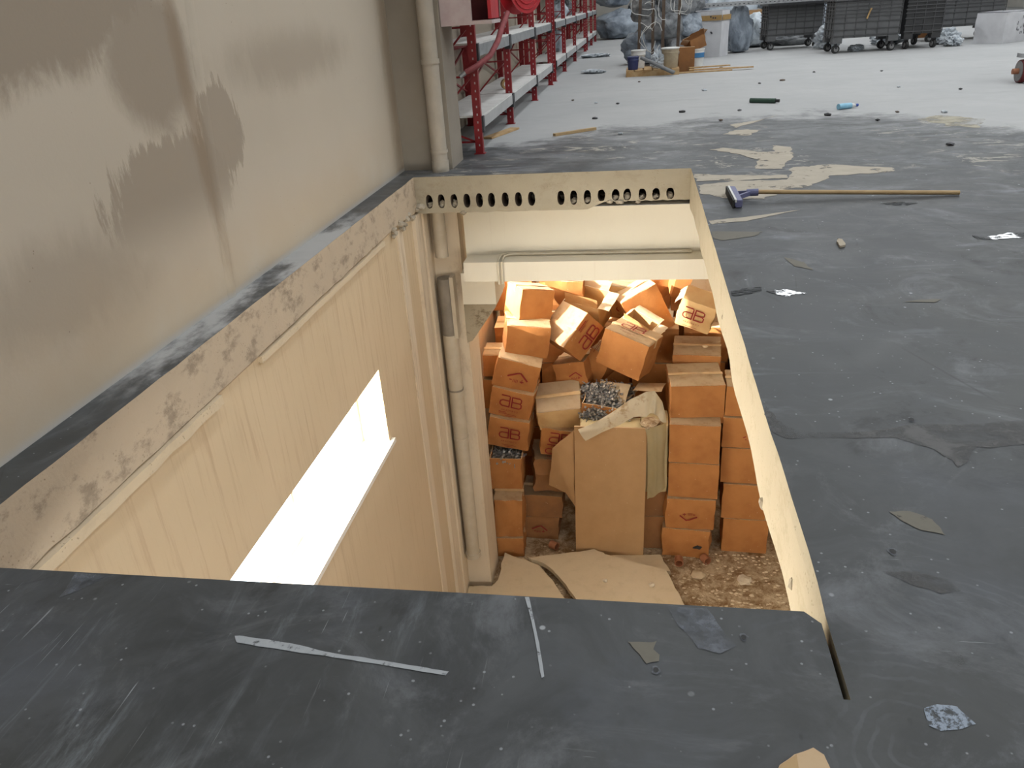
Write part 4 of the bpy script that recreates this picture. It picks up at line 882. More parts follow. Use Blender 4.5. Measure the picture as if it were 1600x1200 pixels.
# ---- red racking along the wall
FX, BXK = -1.62, -2.14
def rack(label, ys, clips=True):
    t = thing('storage_rack', label, 'rack', (FX, ys[0], 0), (0, 0, 0), 'red racks along the wall'); y00 = ys[0]
    for y in ys:
        for x in (0, BXK-FX):
            bm = bmesh.new(); box(bm, x-0.045, x+0.035, y-y00-0.03, y-y00+0.03, 0.005, 2.7)
            p = finish('upright_post', bm, 'red_paint', t)
            bm = bmesh.new(); box(bm, x-0.06, x+0.05, y-y00-0.045, y-y00+0.045, 0.0, 0.008); finish('foot_plate', bm, 'red_paint', p)
            if x == 0:
                bm = bmesh.new()
                for k in range(26): box(bm, x-0.006, x+0.006, y-y00-0.033, y-y00-0.029, 0.08+k*0.075, 0.10+k*0.075)
                finish('slot_holes', bm, 'pink_paint', p)['kind'] = 'stuff'
        for z0, z1 in ((0.12, 0.12), (0.30, 0.12), (0.30, 0.75), (0.75, 0.75), (0.75, 1.20), (1.20, 1.20), (1.20, 1.65), (1.65, 1.65)):
            bm = bmesh.new(); bar(bm, (BXK-FX+0.03, y-y00, z0), (-0.04, y-y00, z1), 0.018, 0.018); finish('brace', bm, 'red_paint', t)
    for a, b in zip(ys, ys[1:]):
        L0, L1 = a-y00+0.03, b-y00-0.03
        for z, fm in ((0.30, 'shelf_edge'), (0.98, 'galvanised'), (1.66, 'galvanised')):
            bm = bmesh.new(); box(bm, -0.01, 0.045, L0, L1, z-0.05, z+0.055); fr = finish('front_beam', bm, fm, t)
            bm = bmesh.new(); box(bm, BXK-FX-0.03, BXK-FX+0.02, L0, L1, z-0.04, z+0.05); finish('rear_beam', bm, 'red_paint', t)
            n = 2
            for k in range(n):
                q0, q1 = L0+(L1-L0)*k/n+0.004, L0+(L1-L0)*(k+1)/n-0.004
                bm = bmesh.new(); box(bm, BXK-FX, 0.04, q0, q1, z+0.056, z+0.075); finish('shelf_board', bm, 'shelf_board', t)
            for yy in (L0, L1):
                bm = bmesh.new(); box(bm, -0.02, 0.055, yy-0.035, yy+0.035, z-0.09, z+0.07); finish('beam_clip', bm, 'dark_metal', fr)
        bm = bmesh.new(); bar(bm, (BXK-FX-0.02, L0, 0.42), (BXK-FX-0.02, L1, 0.92), 0.02, 0.02); finish('brace', bm, 'red_paint', t)
        bm = bmesh.new(); bar(bm, (BXK-FX-0.02, L1, 0.42), (BXK-FX-0.02, L0, 0.92), 0.02, 0.02); finish('brace', bm, 'red_paint', t)
    return t
rack('red storage rack nearest the column, with empty white shelves', [8.10, 10.25, 12.80, 15.25])
rack('second red storage rack along the wall, with bags on its shelves', [15.95, 18.25, 21.3, 25.4])
rack('farthest red storage rack, ending at the heap of grey bags', [26.1, 28.8, 31.4])
# ---- hose reel on the column
t = thing('hose_cabinet', 'faded pink fire hose cabinet on the column', 'cabinet', (-1.62, 7.55, 1.26))
bm = bmesh.new(); box(bm, -0.12, 0.16, -0.20, -0.17, 0.0, 0.75); finish('side_panel', bm, 'pink_paint', t)
bm = bmesh.new(); box(bm, -0.12, 0.30, 0.22, 0.25, 0.0, 0.75); finish('back_panel', bm, 'dark_red', t)
bm = bmesh.new(); box(bm, -0.12, 0.34, -0.20, 0.25, -0.03, 0.0); finish('bottom_panel', bm, 'pink_paint', t)
bm = bmesh.new(); box(bm, 0.30, 0.33, -0.15, 0.25, 0.01, 0.75); finish('door', bm, 'red_plastic', t)
bm = bmesh.new(); box(bm, 0.02, 0.05, -0.17, 0.22, 0.01, 0.75); finish('inner_panel', bm, 'dark_red', t)
t = thing('hose_reel', 'bright red hose reel swung out above the first rack', 'hose reel', (-1.22, 8.85, 1.52)); q = Vector((0.80, -0.60, 0)).to_track_quat('Z', 'Y').to_euler()
bm = bmesh.new(); lathe(bm, [(0.24, -0.09), (0.245, -0.08), (0.13, -0.07), (0.13, 0.06), (0.235, 0.07), (0.24, 0.085)], 32); finish('drum', bm, 'red_plastic', t, (0, 0, 0), q, smooth=0.6)
bm = bmesh.new()
for r in (0.05, 0.10, 0.15, 0.20):
    pts = [(r*math.cos(u*0.2618), r*math.sin(u*0.2618), 0.088) for u in range(25)]; tube(bm, pts, 0.008, 6, False)
finish('drum_rings', bm, 'red_plastic', t, (0, 0, 0), q, smooth=1)
bm = bmesh.new(); bar(bm, (-0.33, -0.03, -0.04), (-0.02, 0.0, 0.0), 0.03, 0.05); finish('swing_arm', bm, 'red_plastic', t)
bm = bmesh.new(); H = [(-1.33,8.60,1.30),(-1.37,8.45,1.18),(-1.40,8.30,1.05),(-1.46,8.15,0.93),(-1.57,7.98,0.85),(-1.68,7.95,0.80)]
o = Vector((-1.22, 8.85, 1.52)); tube(bm, [Vector(p)-o for p in H], 0.028, 10); finish('hose', bm, 'hose_rubber', t, smooth=1)
bm = bmesh.new(); tube(bm, [Vector(H[-1])-o, Vector((-1.735,7.93,0.765))-o], 0.022, 10); finish('nozzle', bm, 'galvanised', t, smooth=1)
# ---- wheeled bins
def bin_(label, loc, rz, L, D, H, mat='bin_plastic'):
    t = thing('wheeled_bin', label, 'bin', loc, (0, 0, rz), 'grey wheeled bins')
    bm = bmesh.new(); z0 = 0.30
    box(bm, -L/2+0.02, L/2-0.02, -D/2+0.02, D/2-0.02, z0, z0+0.03)
    for (a, b, c, d) in ((-L/2+0.02, L/2-0.02, -D/2+0.02, -D/2+0.04), (-L/2+0.02, L/2-0.02, D/2-0.04, D/2-0.02), (-L/2+0.02, -L/2+0.04, -D/2+0.04, D/2-0.04), (L/2-0.04, L/2-0.02, -D/2+0.04, D/2-0.04)): box(bm, a, b, c, d, z0+0.03, H)
    body = finish('body', bm, mat, t)
    for z in (0.34, 0.46, 0.60, 0.70, 0.77, 0.84, 0.91, 0.98, 1.05):
        if z > H-0.02: break
        bm = bmesh.new()
        box(bm, -L/2, L/2, -D/2, -D/2+0.02, z, z+0.018); box(bm, -L/2, -L/2+0.02, -D/2+0.02, D/2, z, z+0.018); box(bm, L/2-0.02, L/2, -D/2+0.02, D/2, z, z+0.018); finish('rib', bm, 'bin_rib_shade', body)
    n = 6
    for k in range(n+1):
        x = -L/2+0.005+(L-0.01)*k/n
        bm = bmesh.new(); box(bm, x-0.007, x+0.007, -D/2+0.004, -D/2+0.02, z0, H); finish('rib', bm, 'bin_rib_shade', body)
    for y in (-D/4, 0, D/4):
        for s in (-1, 1):
            bm = bmesh.new(); box(bm, s*(L/2-0.012)-0.008, s*(L/2-0.012)+0.008, y-0.006, y+0.006, z0, H); finish('rib', bm, 'bin_rib_shade', body)
    bm = bmesh.new(); box(bm, -L/2-0.03, L/2+0.03, -D/2-0.03, -D/2+0.02, H-0.07, H); box(bm, -L/2-0.03, L/2+0.03, D/2-0.02, D/2+0.03, H-0.07, H); box(bm, -L/2-0.03, -L/2+0.02, -D/2, D/2, H-0.07, H); box(bm, L/2-0.02, L/2+0.03, -D/2, D/2, H-0.07, H); finish('rim', bm, mat, t)
    for sx in (-1, 1):
        for sy in (-1, 1):
            cx, cy = sx*(L/2-0.11), sy*(D/2-0.11)
            bm = bmesh.new(); box(bm, cx-0.10, cx+0.10, cy-0.09, cy+0.09, 0.20, z0); ft = finish('foot', bm, mat, t)
            bm = bmesh.new(); box(bm, cx-0.02, cx+0.02, cy-0.045, cy+0.045, 0.09, 0.205); finish('caster_fork', bm, 'dark_metal', t)
            bm = bmesh.new(); lathe(bm, [(0.035, -0.035), (0.082, -0.03), (0.086, 0), (0.082, 0.03), (0.035, 0.035)], 18); w_ = finish('caster_wheel', bm, 'black_rubber', t, (cx, cy, 0.086), (math.pi/2, 0, 0.25), smooth=0.7)
            bm = bmesh.new(); lathe(bm, [(0.05, -0.04), (0.052, 0), (0.05, 0.04)], 14); finish('hub', bm, 'caster_grey', w_, smooth=0.7)
    return t
ba = bin_('grey wheeled bin with an orange stick caught in its side', (4.77, 19.45, 0), 0.02, 1.36, 0.95, 1.10)
bin_('grey wheeled bin left of the stick-marked one, under the metal rail', (3.68, 21.7, 0), 0.06, 1.30, 0.95, 1.05)
bin_('dark wheeled bin standing end-on behind the stick-marked one', (5.95, 19.85, 0), 1.60, 1.40, 0.78, 1.20, 'bin_plastic_dark')
bin_('grey wheeled bin farthest right, behind the white carton', (7.40, 21.5, 0), 0.10, 1.70, 1.0, 1.15)
bm = bmesh.new(); bar(bm, (-0.02, -0.50, 0.66), (0.05, -0.49, 0.86), 0.03, 0.012); bar(bm, (0.03, -0.495, 0.80), (0.06, -0.495, 0.86), 0.05, 0.012)
tag(finish('orange_stick', bm, 'brown_tape', None, (4.77, 19.45, 0)), 'short orange stick caught in the side of the grey bin', 'stick')
# metal rail lying over the bins
t = thing('metal_rail', 'long perforated grey metal rail lying across the bins and carton', 'rail', (1.75, 20.9, 1.06), (0, 0.0, 0.06))
bm = bmesh.new(); box(bm, -0.5, 3.6, -0.12, 0.12, 0.06, 0.075); finish('top_flange', bm, 'galvanised', t)
bm = bmesh.new(); box(bm, -0.5, 3.6, -0.12, -0.105, -0.02, 0.06); wb = finish('web', bm, 'galvanised', t)
for k in range(40):
    bm = bmesh.new(); box(bm, -0.45+k*0.10, -0.41+k*0.10, -0.124, -0.119, 0.015, 0.03); finish('slot', bm, 'dark_metal', wb)
# ---- bags
def bag_mesh(seed, sx, sy, sz, crisp=False):
    bm = bmesh.new(); bmesh.ops.create_icosphere(bm, subdivisions=4, radius=1.0)
    for v in bm.verts:
        u = v.co.copy(); k = 1 + 0.25*mnoise.noise(u*1.3+Vector((seed*3.7, 0, seed))) - (0.30*abs(mnoise.noise(u*2.6+Vector((0, seed*5.1, 0)))) + 0.16*abs(mnoise.noise(u*6+Vector((seed, 0, 0)))))*(2.0 if crisp else 1.0) + (0.12*mnoise.noise(u*11+Vector((seed, 0, 3))) if crisp else 0)
        q = u*k
        if q.z < -0.55: q.z = -0.55 - 0.12*(q.z+0.55)*-1
        v.co = Vector((q.x*sx, q.y*sy, (q.z+0.62)*sz))
    me = bpy.data.meshes.new('bag'); bm.to_mesh(me); bm.free()
    for p in me.polygons: p.use_smooth = not crisp
    return me
BAGS = {}
for m in ('bag_blue_grey', 'bag_grey', 'bag_pale', 'film_clear'):
    BAGS[m] = []
    for k in range(5):
        me = bag_mesh(k*2.3+len(m), 0.5, 0.42, 0.40, m == 'film_clear'); me.materials.append(MATS[m]); BAGS[m].append(me)
def bag(mat, loc, s, rot, label, group, cat='bag', name='plastic_bag', k=0):
    o = bpy.data.objects.new(name, BAGS[mat][k % 5]); C.objects.link(o); o.location = loc; o.scale = s; o.rotation_euler = rot
    return tag(o, label, cat, group)
rnd = random.Random(11); HEAP = 'grey bags heaped at the back'
k = 0
bag('bag_blue_grey', (-0.75, 32.6, 0.0), (1.9, 1.8, 1.7), (0, 0, 0.4), 'slumped blue-grey bag on the floor at the end of the red racks', HEAP, k=1)
bag('bag_blue_grey', (-1.05, 32.9, 1.1), (1.5, 1.6, 2.0), (0, 0.1, 1.4), 'tall creased blue-grey bag standing on the slumped one by the racks', HEAP, k=2)
for row, (y, zmax, x0, x1) in enumerate(((33.6, 1.7, 0.2, 3.2), (35.4, 1.9, -0.2, 10.0))):
    z = 0.0
    while z < zmax:
        x = x0 + rnd.uniform(0, 0.5)
        while x < x1:
            k += 1; s = rnd.uniform(0.95, 1.12)
            bag(rnd.choice(('bag_blue_grey', 'bag_blue_grey', 'bag_grey', 'bag_pale')) if x < 4 else rnd.choice(('bag_pale', 'bag_blue_grey')), (x, y+rnd.uniform(-0.3, 0.3)+z*0.15, z), (s*1.1, s, s*rnd.uniform(0.8, 1.1)), (rnd.uniform(-0.2, 0.2), rnd.uniform(-0.2, 0.2), rnd.uniform(0, 6.3)),
                'bulging plastic bag in the heap at the back of the hall', HEAP, k=k)
            x += 1.16*s
        z += 0.70
BL = ['lowest left bag behind the wooden posts, blue-grey', 'lowest right bag behind the wooden posts, dull grey', 'dull grey bag in the second layer behind the wooden posts', 'blue-grey bag at the right of the second layer behind the posts', 'dull grey bag upper left behind the wooden posts', 'dull grey bag upper right behind the wooden posts', 'topmost bag behind the wooden posts', 'small dull grey bag at the upper right edge behind the posts']
for i, (x, y, z, s) in enumerate(((0.15, 19.2, 0.0, 1.2), (0.85, 19.3, 0.0, 1.2), (0.45, 19.1, 0.48, 1.15), (1.0, 19.3, 0.50, 0.9), (0.15, 19.3, 0.85, 1.0), (0.75, 19.2, 0.92, 1.0), (0.4, 19.3, 1.35, 1.0), (1.05, 19.4, 1.0, 0.8))):
    bag('bag_grey' if i % 3 else 'bag_blue_grey', (x, y, z), (s, s*0.9, s), (0, 0, i*1.3), BL[i], 'grey bags behind the wooden posts', k=i)
bag('bag_blue_grey', (2.38, 21.2, 0), (0.80, 0.85, 1.75), (0, 0, 0.8), 'upright blue-grey bag right of the white spotted carton', None, k=3)
bag('bag_pale', (3.0, 22.9, 0), (0.9, 0.9, 1.3), (0, 0.2, 2.0), 'pale bag slumped left of the bin under the rail', None, k=1)
bag('bag_pale', (2.75, 26.6, 0.0), (1.6, 1.2, 2.7), (0, 0, 0.3), 'white bag lying above the metal rail', None, k=4)
bag('bag_blue_grey', (1.35, 26.4, 0.0), (1.4, 1.2, 2.7), (0, 0, 1.3), 'blue bag lying above the left end of the metal rail', None, k=2)
bag('bag_blue_grey', (4.75, 25.5, 0), (1.5, 1.2, 2.6), (0, 0, 0.4), 'blue-grey bag seen between the two nearest bins', None, k=0)
bag('bag_grey', (3.9, 22.9, 0), (1.3, 0.6, 0.55), (0, 0, 0.1), 'dark bag lying under the bin beneath the rail', None, k=2)
for i, (x, y, s, lab) in enumerate(((4.36, 20.7, 0.75, 'crumpled clear film between the two nearest bins'), (4.72, 19.45, 0.55, 'crumpled clear film under the stick-marked bin'), (5.75, 20.9, 0.9, 'crumpled clear film under the dark bin'), (6.78, 20.15, 0.72, 'crumpled clear film left of the white carton'), (6.72, 19.45, 0.62, 'flattened clear film at the foot of the white carton'), (-0.95, 17.4, 0.7, 'thin clear film lying on the floor left of the pallet'), (-1.15, 22.5, 0.9, 'clear film on the floor beside the second rack'))):
    bag('film_clear', (x, y, 0), (s, s*0.8, s*(1.15, 0.45, 0.5, 0.75, 0.55, 0.18, 0.18)[i]), (0, 0, i*1.1), lab, 'clear film scraps', 'film', 'plastic_film', k=i)
for i, (y, z, lab) in enumerate(((18.9, 0.38, 'white and black sack standing on the second rack'), (19.9, 1.06, 'white bag on the upper shelf of the second rack'), (22.2, 1.06, 'grey bag on the upper shelf of the second rack'))):
    bag('bag_pale' if i < 2 else 'bag_grey', (-1.86, y, z), (0.42, 0.55, 0.80 if i == 0 else 0.6), (0, 0, 1.5+i), lab, None, k=i)
# ---- pallet and what stands on it
t = thing('pallet', 'broken wooden pallet under buckets and pipes', 'pallet', (0.25, 16.45, 0))
for yy in (-0.38, 0, 0.38):
    bm = bmesh.new(); box(bm, -0.50, 0.50, yy-0.05, yy+0.05, 0.0, 0.09); finish('runner', bm, 'raw_wood', t)
for i in range(6):
    bm = bmesh.new(); box(bm, -0.50+i*0.172, -0.36+i*0.172, -0.42, 0.42, 0.091, 0.112); finish('slat', bm, 'raw_wood', t)
for i, (x, y, L, a) in enumerate(((1.25, 16.25, 1.0, 0.05), (1.55, 16.35, 1.2, -0.03), (1.35, 16.55, 0.8, 0.2))):
    bm = bmesh.new(); box(bm, -L/2, L/2, -0.045, 0.045, 0, 0.022); bmesh.ops.subdivide_edges(bm, edges=bm.edges[:], cuts=1)
    tag(finish('loose_plank', bm, 'raw_wood', None, (x, y, 0.001+i*0.03), (0, 0, a)), ('splintered plank lying right of the pallet, front one', 'longest plank lying right of the pallet', 'short plank lying askew behind the other two')[i], 'plank', 'loose planks by the pallet')
def bucket(label, loc, r, h, mat, band=None, lid=None):
    t = thing('bucket', label, 'bucket', loc)
    bm = bmesh.new(); lathe(bm, [(r*0.86, 0), (r*0.93, h*0.5), (r*0.97, h*0.78), (r*1.01, h*0.80), (r*0.98, h*0.83), (r, h)], 22); finish('body', bm, mat, t, smooth=0.7)
    bm = bmesh.new(); lathe(bm, [(r*1.0, h), (r*1.05, h+0.005), (r*1.05, h+0.022), (r*0.9, h+0.028)], 22); finish('rim', bm, lid or mat, t, smooth=0.7)
    if band:
        bm = bmesh.new(); lathe(bm, [(r*0.945, h*0.62), (r*1.02, h*0.63), (r*1.03, h*0.86), (r*0.99, h*0.87)], 22); finish('label_band', bm, band, t, smooth=0.7)
    bm = bmesh.new(); tube(bm, [(r*1.02*math.cos(u), r*1.02*math.sin(u)*0.35-r*0.5, h*0.85-0.12*math.sin(u)) for u in [math.pi*i/10 for i in range(11)]], 0.006, 6); finish('handle', bm, 'galvanised', t, smooth=1)
    return t
bucket('tan metal paint bucket with a white lid on the pallet', (0.58, 16.30, 0.113), 0.17, 0.33, 'tin_tan', None, 'white_plastic')
bucket('white bucket with a blue band right of the tan one', (1.10, 16.95, 0.0), 0.17, 0.36, 'white_plastic', 'label_blue')
bucket('small navy bucket at the left end of the pallet', (-0.12, 16.25, 0.113), 0.11, 0.21, 'blue_plastic')
bucket('white lettered tub behind the navy bucket', (-0.02, 16.62, 0.113), 0.14, 0.30, 'white_plastic')
for i in range(2):
    bm = bmesh.new(); tube(bm, [(0.02+0.07*i, 15.93-0.09*i, 0.34-0.02*i), (0.66-0.02*i, 15.88-0.09*i, 0.05)], 0.032, 10)
    tag(finish('grey_pipe', bm, 'grey_pipe', smooth=0.8), ('lower of the two grey pipes leaning on the pallet', 'upper of the two grey pipes leaning on the pallet')[i], 'pipe', 'grey pipes leaning on the pallet')
bag('film_clear', (0.32, 16.2, 0.113), (0.34, 0.25, 0.55), (0, 0.2, 0.4), 'bundle of pale plastic pieces beside the tan bucket', None, k=3)
bm = bmesh.new(); box(bm, -0.07, 0.07, -0.06, 0.06, 0, 0.20); bmesh.ops.bevel(bm, geom=bm.edges[:], offset=0.006, segments=1)
tag(finish('small_carton', bm, 'brown_tape', None, (0.36, 16.66, 0.113)), 'small orange carton behind the tan bucket', 'box')
carton('brown open box on top of the blue-banded bucket', (1.10, 16.95, 0.39), (0.05, -0.30, 0.5), (0.34, 0.26, 0.22), top='open', mat='cardboard_dark', seed=61, group=None)
bm = bmesh.new(); box(bm, 0, 0.30, -0.2, 0.2, 0, 0.44); bmesh.ops.bevel(bm, geom=bm.edges[:], offset=0.005, segments=1)
tag(finish('small_carton', bm, 'cardboard_dark', None, (0.76, 16.75, 0.0)), 'dark carton between the tan and the blue-banded buckets', 'box')
# posts with loops of cord
t = thing('post_frame', 'four dark wooden posts standing behind the pallet', 'posts', (0.4, 17.3, 0))
for x, y, lean in ((-0.42, 0.0, 0.05), (-0.13, 0.15, -0.02), (0.06, 0.05, 0.02), (0.36, 0.1, 0.05)):
    bm = bmesh.new(); bar(bm, (x, y, 0.0), (x+lean, y, 2.4), 0.06, 0.05); finish('post', bm, 'old_wood', t)
bm = bmesh.new(); bar(bm, (-0.5, 0.06, 0.08), (0.5, 0.06, 0.08), 0.06, 0.05); finish('foot_rail', bm, 'old_wood', t)
for i in range(9):
    bm = bmesh.new(); r = random.Random(i); cx, cz = r.uniform(-0.5, 0.6), r.uniform(0.5, 1.4); R = r.uniform(0.10, 0.26); ph = r.uniform(0, 6)
    tube(bm, [(cx+R*math.cos(u*0.42+ph), -0.10-0.01*i+0.05*math.sin(u), cz+R*1.2*math.sin(u*0.42+ph)+0.05*math.sin(u*1.1)) for u in range(13)], 0.007, 5)
    finish('cord_loop', bm, 'rope_white', t, smooth=1)
# white spotted carton, far boxes
t = carton('white spotted carton with a brown tape band, behind the pallet', (1.60, 20.4, 0.0), (0, 0, -0.42), (0.80, 0.56, 0.98), mat='carton_white', seed=62, crumple=0.02, tape=False, group=None)
bm = bmesh.new(); box(bm, -0.41, 0.41, -0.31, -0.30, 0.78, 0.89); box(bm, 0.424, 0.434, -0.28, 0.28, 0.78, 0.89); finish('tape_band', bm, 'brown_tape', t)
bm = bmesh.new(); r = random.Random(4)
for i in range(12): x, z = r.uniform(-0.3, 0.3), r.uniform(0.4, 0.92); box(bm, x, x+0.03, -0.316, -0.311, z, z+0.035)
finish('printed_spots', bm, 'print_black', t)
carton('plain brown carton leaning behind the upright blue-grey bag', (3.0, 24.4, 0.0), (0, 0, 0.15), (1.0, 0.4, 0.85), seed=63, crumple=0.01, mat='kraft_board', group=None)
carton('brown carton peeping out between the dark bin and the far right bin', (6.75, 23.0, 0.0), (0, 0, 0.1), (1.0, 0.6, 1.1), seed=66, mat='cardboard_dark', group=None)
t = carton('large white wrapped carton on the floor at the far right', (7.75, 19.75, 0.0), (0, 0, 0.62), (0.80, 0.66, 0.60), mat='carton_white', seed=64, crumple=0.025, tape=False, group=None)
bm = bmesh.new(); r = random.Random(9)
for i in range(16): x = r.uniform(-0.05, 0.30); z = r.uniform(0.15, 0.48); box(bm, x, x+0.012, -0.352, -0.348, z, z+r.uniform(0.03, 0.08))
finish('printed_lines', bm, 'print_black', t)
# pallet jack at the right edge of the picture
t = thing('pallet_jack', 'black pallet jack with dark red wheels at the right edge', 'pallet jack', (5.20, 12.05, 0)); t.scale = (1.5, 1.5, 1.5)
for dy in (-0.07, 0.07):
    bm = bmesh.new(); lathe(bm, [(0.05, -0.03), (0.095, -0.028), (0.10, 0), (0.095, 0.028), (0.05, 0.03)], 22); w_ = finish('wheel', bm, 'dark_red', t, (dy, 0, 0.10), (0, math.pi/2, 0), smooth=0.7)
    bm = bmesh.new(); lathe(bm, [(0.085, -0.032), (0.088, 0.032)], 22); finish('tyre_side', bm, 'caster_grey', w_, smooth=0.7)
bm = bmesh.new(); tube(bm, [(-0.15, 0, 0.10), (0.15, 0, 0.10)], 0.025, 10); finish('axle', bm, 'orange_cup', t, smooth=0.8)
bm = bmesh.new(); box(bm, -0.12, 0.14, -0.05, 0.05, 0.215, 0.25); finish('yoke', bm, 'galvanised', t)
bm = bmesh.new(); lathe(bm, [(0.06, 0.25), (0.08, 0.27), (0.08, 0.36), (0.05, 0.38)], 16); finish('pump', bm, 'galvanised', t, (0.04, 0, 0), smooth=0.7)
bm = bmesh.new(); bar(bm, (0.02, 0, 0.36), (0.22, 0.05, 1.25), 0.09, 0.06); finish('drawbar', bm, 'dark_metal', t)
bm = bmesh.new(); box(bm, 0.10, 0.75, 0.12, 0.28, 0.04, 0.12); box(bm, 0.10, 0.30, 0.06, 0.34, 0.04, 0.45); finish('fork', bm, 'dark_metal', t)
# ---- squeegee mop on the floor
t = thing('floor_squeegee', 'long-handled blue squeegee lying on the wet floor', 'squeegee', (0.70, 5.72, 0.0))
bm = bmesh.new(); tube(bm, [(0.10, 0.02, 0.055), (1.477, -0.02, 0.018)], 0.0155, 12); finish('handle', bm, 'stick_wood', t, smooth=0.8)
bm = bmesh.new(); bar(bm, (-0.015, 0.225, 0.030), (-0.01, -0.225, 0.030), 0.05, 0.05); bmesh.ops.bevel(bm, geom=bm.edges[:], offset=0.008, segments=2); finish('head', bm, 'squeegee_blue', t)
bm = bmesh.new(); bar(bm, (-0.05, 0.228, 0.028), (-0.045, -0.228, 0.028), 0.012, 0.056); finish('rubber_blade', bm, 'black_rubber', t)
bm = bmesh.new(); bar(bm, (-0.036, 0.226, 0.05), (-0.031, -0.226, 0.05), 0.014, 0.02); finish('clamp_strip', bm, 'white_plastic', t)
bm = bmesh.new(); bar(bm, (0.0, 0.08, 0.035), (0.10, 0.025, 0.05), 0.02, 0.03); bar(bm, (0.0, -0.06, 0.035), (0.10, 0.015, 0.05), 0.02, 0.03); tube(bm, [(0.07, 0.022, 0.05), (0.15, 0.018, 0.052)], 0.026, 12); finish('socket', bm, 'squeegee_blue', t)
# ---- small things lying about
bm = bmesh.new(); bar(bm, (-0.947, 9.06, 0.016), (-0.501, 9.415, 0.016), 0.05, 0.028); tag(finish('wood_stick', bm, 'stick_wood'), 'short wooden batten lying on the dusty floor by the first rack', 'stick')
bm = bmesh.new(); bar(bm, (-1.72, 9.05, 0.012), (-1.50, 9.75, 0.012), 0.12, 0.02); tag(finish('wood_stick', bm, 'raw_wood'), 'wooden board lying under the first rack', 'stick')
t = thing('green_tube', 'dark green tube lying on the dusty floor', 'tube', (1.47, 11.25, 0.0))
bm = bmesh.new(); tube(bm, [(0, 0, 0.032), (0.30, -0.17, 0.032)], 0.032, 12); finish('barrel', bm, 'green_tube', t, smooth=0.8)
bm = bmesh.new(); tube(bm, [(0.30, -0.17, 0.032), (0.345, -0.195, 0.032)], 0.020, 10); finish('cap', bm, 'black_rubber', t, smooth=0.8)
t = thing('plastic_bottle', 'crushed blue plastic bottle lying on the floor', 'bottle', (2.36, 10.2, 0.0))
bm = bmesh.new(); tube(bm, [(0, 0, 0.035), (0.06, 0.03, 0.035), (0.16, 0.08, 0.032)], 0.034, 12); finish('body', bm, 'bottle_blue', t, smooth=0.8)
bm = bmesh.new(); tube(bm, [(0.16, 0.08, 0.032), (0.20, 0.10, 0.030), (0.22, 0.11, 0.030)], 0.030, 12, True, 0.014); finish('neck', bm, 'white_plastic', t, smooth=0.8)
bm = bmesh.new(); tube(bm, [(0.22, 0.11, 0.030), (0.25, 0.125, 0.030)], 0.018, 10); finish('cap', bm, 'cap_blue', t, smooth=0.8)
bm = bmesh.new(); n = 18
ring = [[bm.verts.new((r*math.cos(2*math.pi*i/n), yy, r*math.sin(2*math.pi*i/n)+0.065)) for i in range(n)] for r, yy in ((0.065, -0.035), (0.065, 0.035), (0.04, 0.035), (0.04, -0.035))]
for q in range(4):
    for i in range(n): bm.faces.new((ring[q][i], ring[q][(i+1) % n], ring[(q+1) % 4][(i+1) % n], ring[(q+1) % 4][i]))
bmesh.ops.recalc_face_normals(bm, faces=bm.faces); tag(finish('tape_roll', bm, 'brown_tape', None, (-1.74, 10.75, 0.376), (0, 0, 0.5), smooth=0.6), 'brown tape roll standing on the lower shelf of the first rack', 'tape roll')
bm = bmesh.new(); prism(bm, ragged([(0.262,1.02),(0.280,1.058),(0.311,1.085),(0.350,1.104),(0.368,1.090),(0.374,1.05),(0.36,1.02)], 0.004, 4, 2), 0.004, 0.012)
sc = finish('cardboard_scrap', bm, 'kraft_board'); tag(sc, 'torn cardboard scrap at the bottom edge of the picture', 'cardboard')
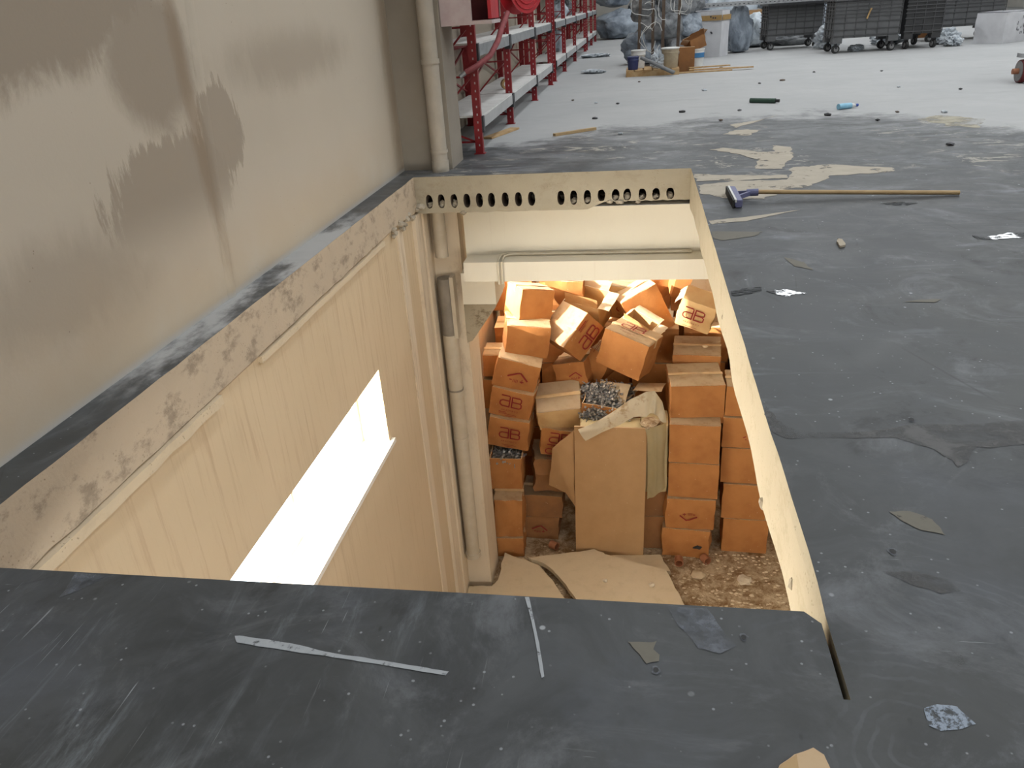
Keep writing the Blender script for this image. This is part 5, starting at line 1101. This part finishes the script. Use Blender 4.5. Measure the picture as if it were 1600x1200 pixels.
bm = bmesh.new(); prism(bm, [(0.262,1.02),(0.281,1.056),(0.315,1.083),(0.312,1.02)], 0.0125, 0.0155); finish('orange_strip', bm, 'brown_tape', sc)
bm = bmesh.new(); prism(bm, ragged([(1.145, 4.62), (1.165, 4.66), (1.185, 4.64), (1.175, 4.52), (1.14, 4.50)], 0.012, 4, 4), 0.002, 0.014); tag(finish('mortar_lump', bm, 'broken_concrete'), 'grey mortar lump stuck to the floor below the squeegee', 'rubble')
CH = [(-0.55,10.35),(-1.0,12.5),(-0.62,12.0),(0.55,10.6),(1.25,10.5),(2.9,9.75),(3.35,9.6),(2.55,9.2),(1.9,13.6),(2.3,13.9),(3.6,12.2),(4.2,11.6),(2.75,7.6),(0.95,9.7),(-0.2,9.0),(2.15,9.75),(-0.3,11.8),(0.0,14.9),(1.0,13.0),(3.0,15.0),(4.0,14.6),(1.6,16.9)]
SL = ['small dark metal scrap just beyond the wooden batten', 'brown wood chip beside the middle of the first rack', 'pale film scrap near the second post of the first rack', 'black rubber bit midway between the batten and the green tube',
 'dark metal scrap just in front of the green tube', 'brown wood chip to the right of the blue bottle', 'pale film scrap right of the blue bottle and wood chip', 'black rubber bit nearest the camera side of the blue bottle', 'dark metal scrap behind the green tube, left of a wood chip', 'brown wood chip behind the green tube',
 'pale film scrap between the blue bottle and the stick-marked bin', 'black rubber bit left of the pallet jack', 'dark metal scrap lying right of the squeegee on the wet area', 'brown wood chip on the dust edge left of the green tube', 'pale film scrap right of the wooden batten', 'black rubber bit left of the blue bottle',
 'dark metal scrap well beyond the wooden batten', 'brown wood chip just in front of the pallet', 'pale film scrap in front of the loose planks', 'black rubber bit in front of the bin under the rail', 'dark metal scrap in front of the stick-marked bin', 'brown wood chip behind the loose planks']
for i, (x, y) in enumerate(CH):
    bm = bmesh.new(); rubble(bm, (0, 0, 0.012), 0.028 if i % 3 else 0.045, i+3, 0.40, 1)
    tag(finish('floor_scrap', bm, ('dark_metal', 'old_wood', 'film_clear', 'black_rubber')[i % 4], None, (x, y, 0), (0, 0, i)), SL[i] + ' on the hall floor', 'scrap', 'scraps on the hall floor')
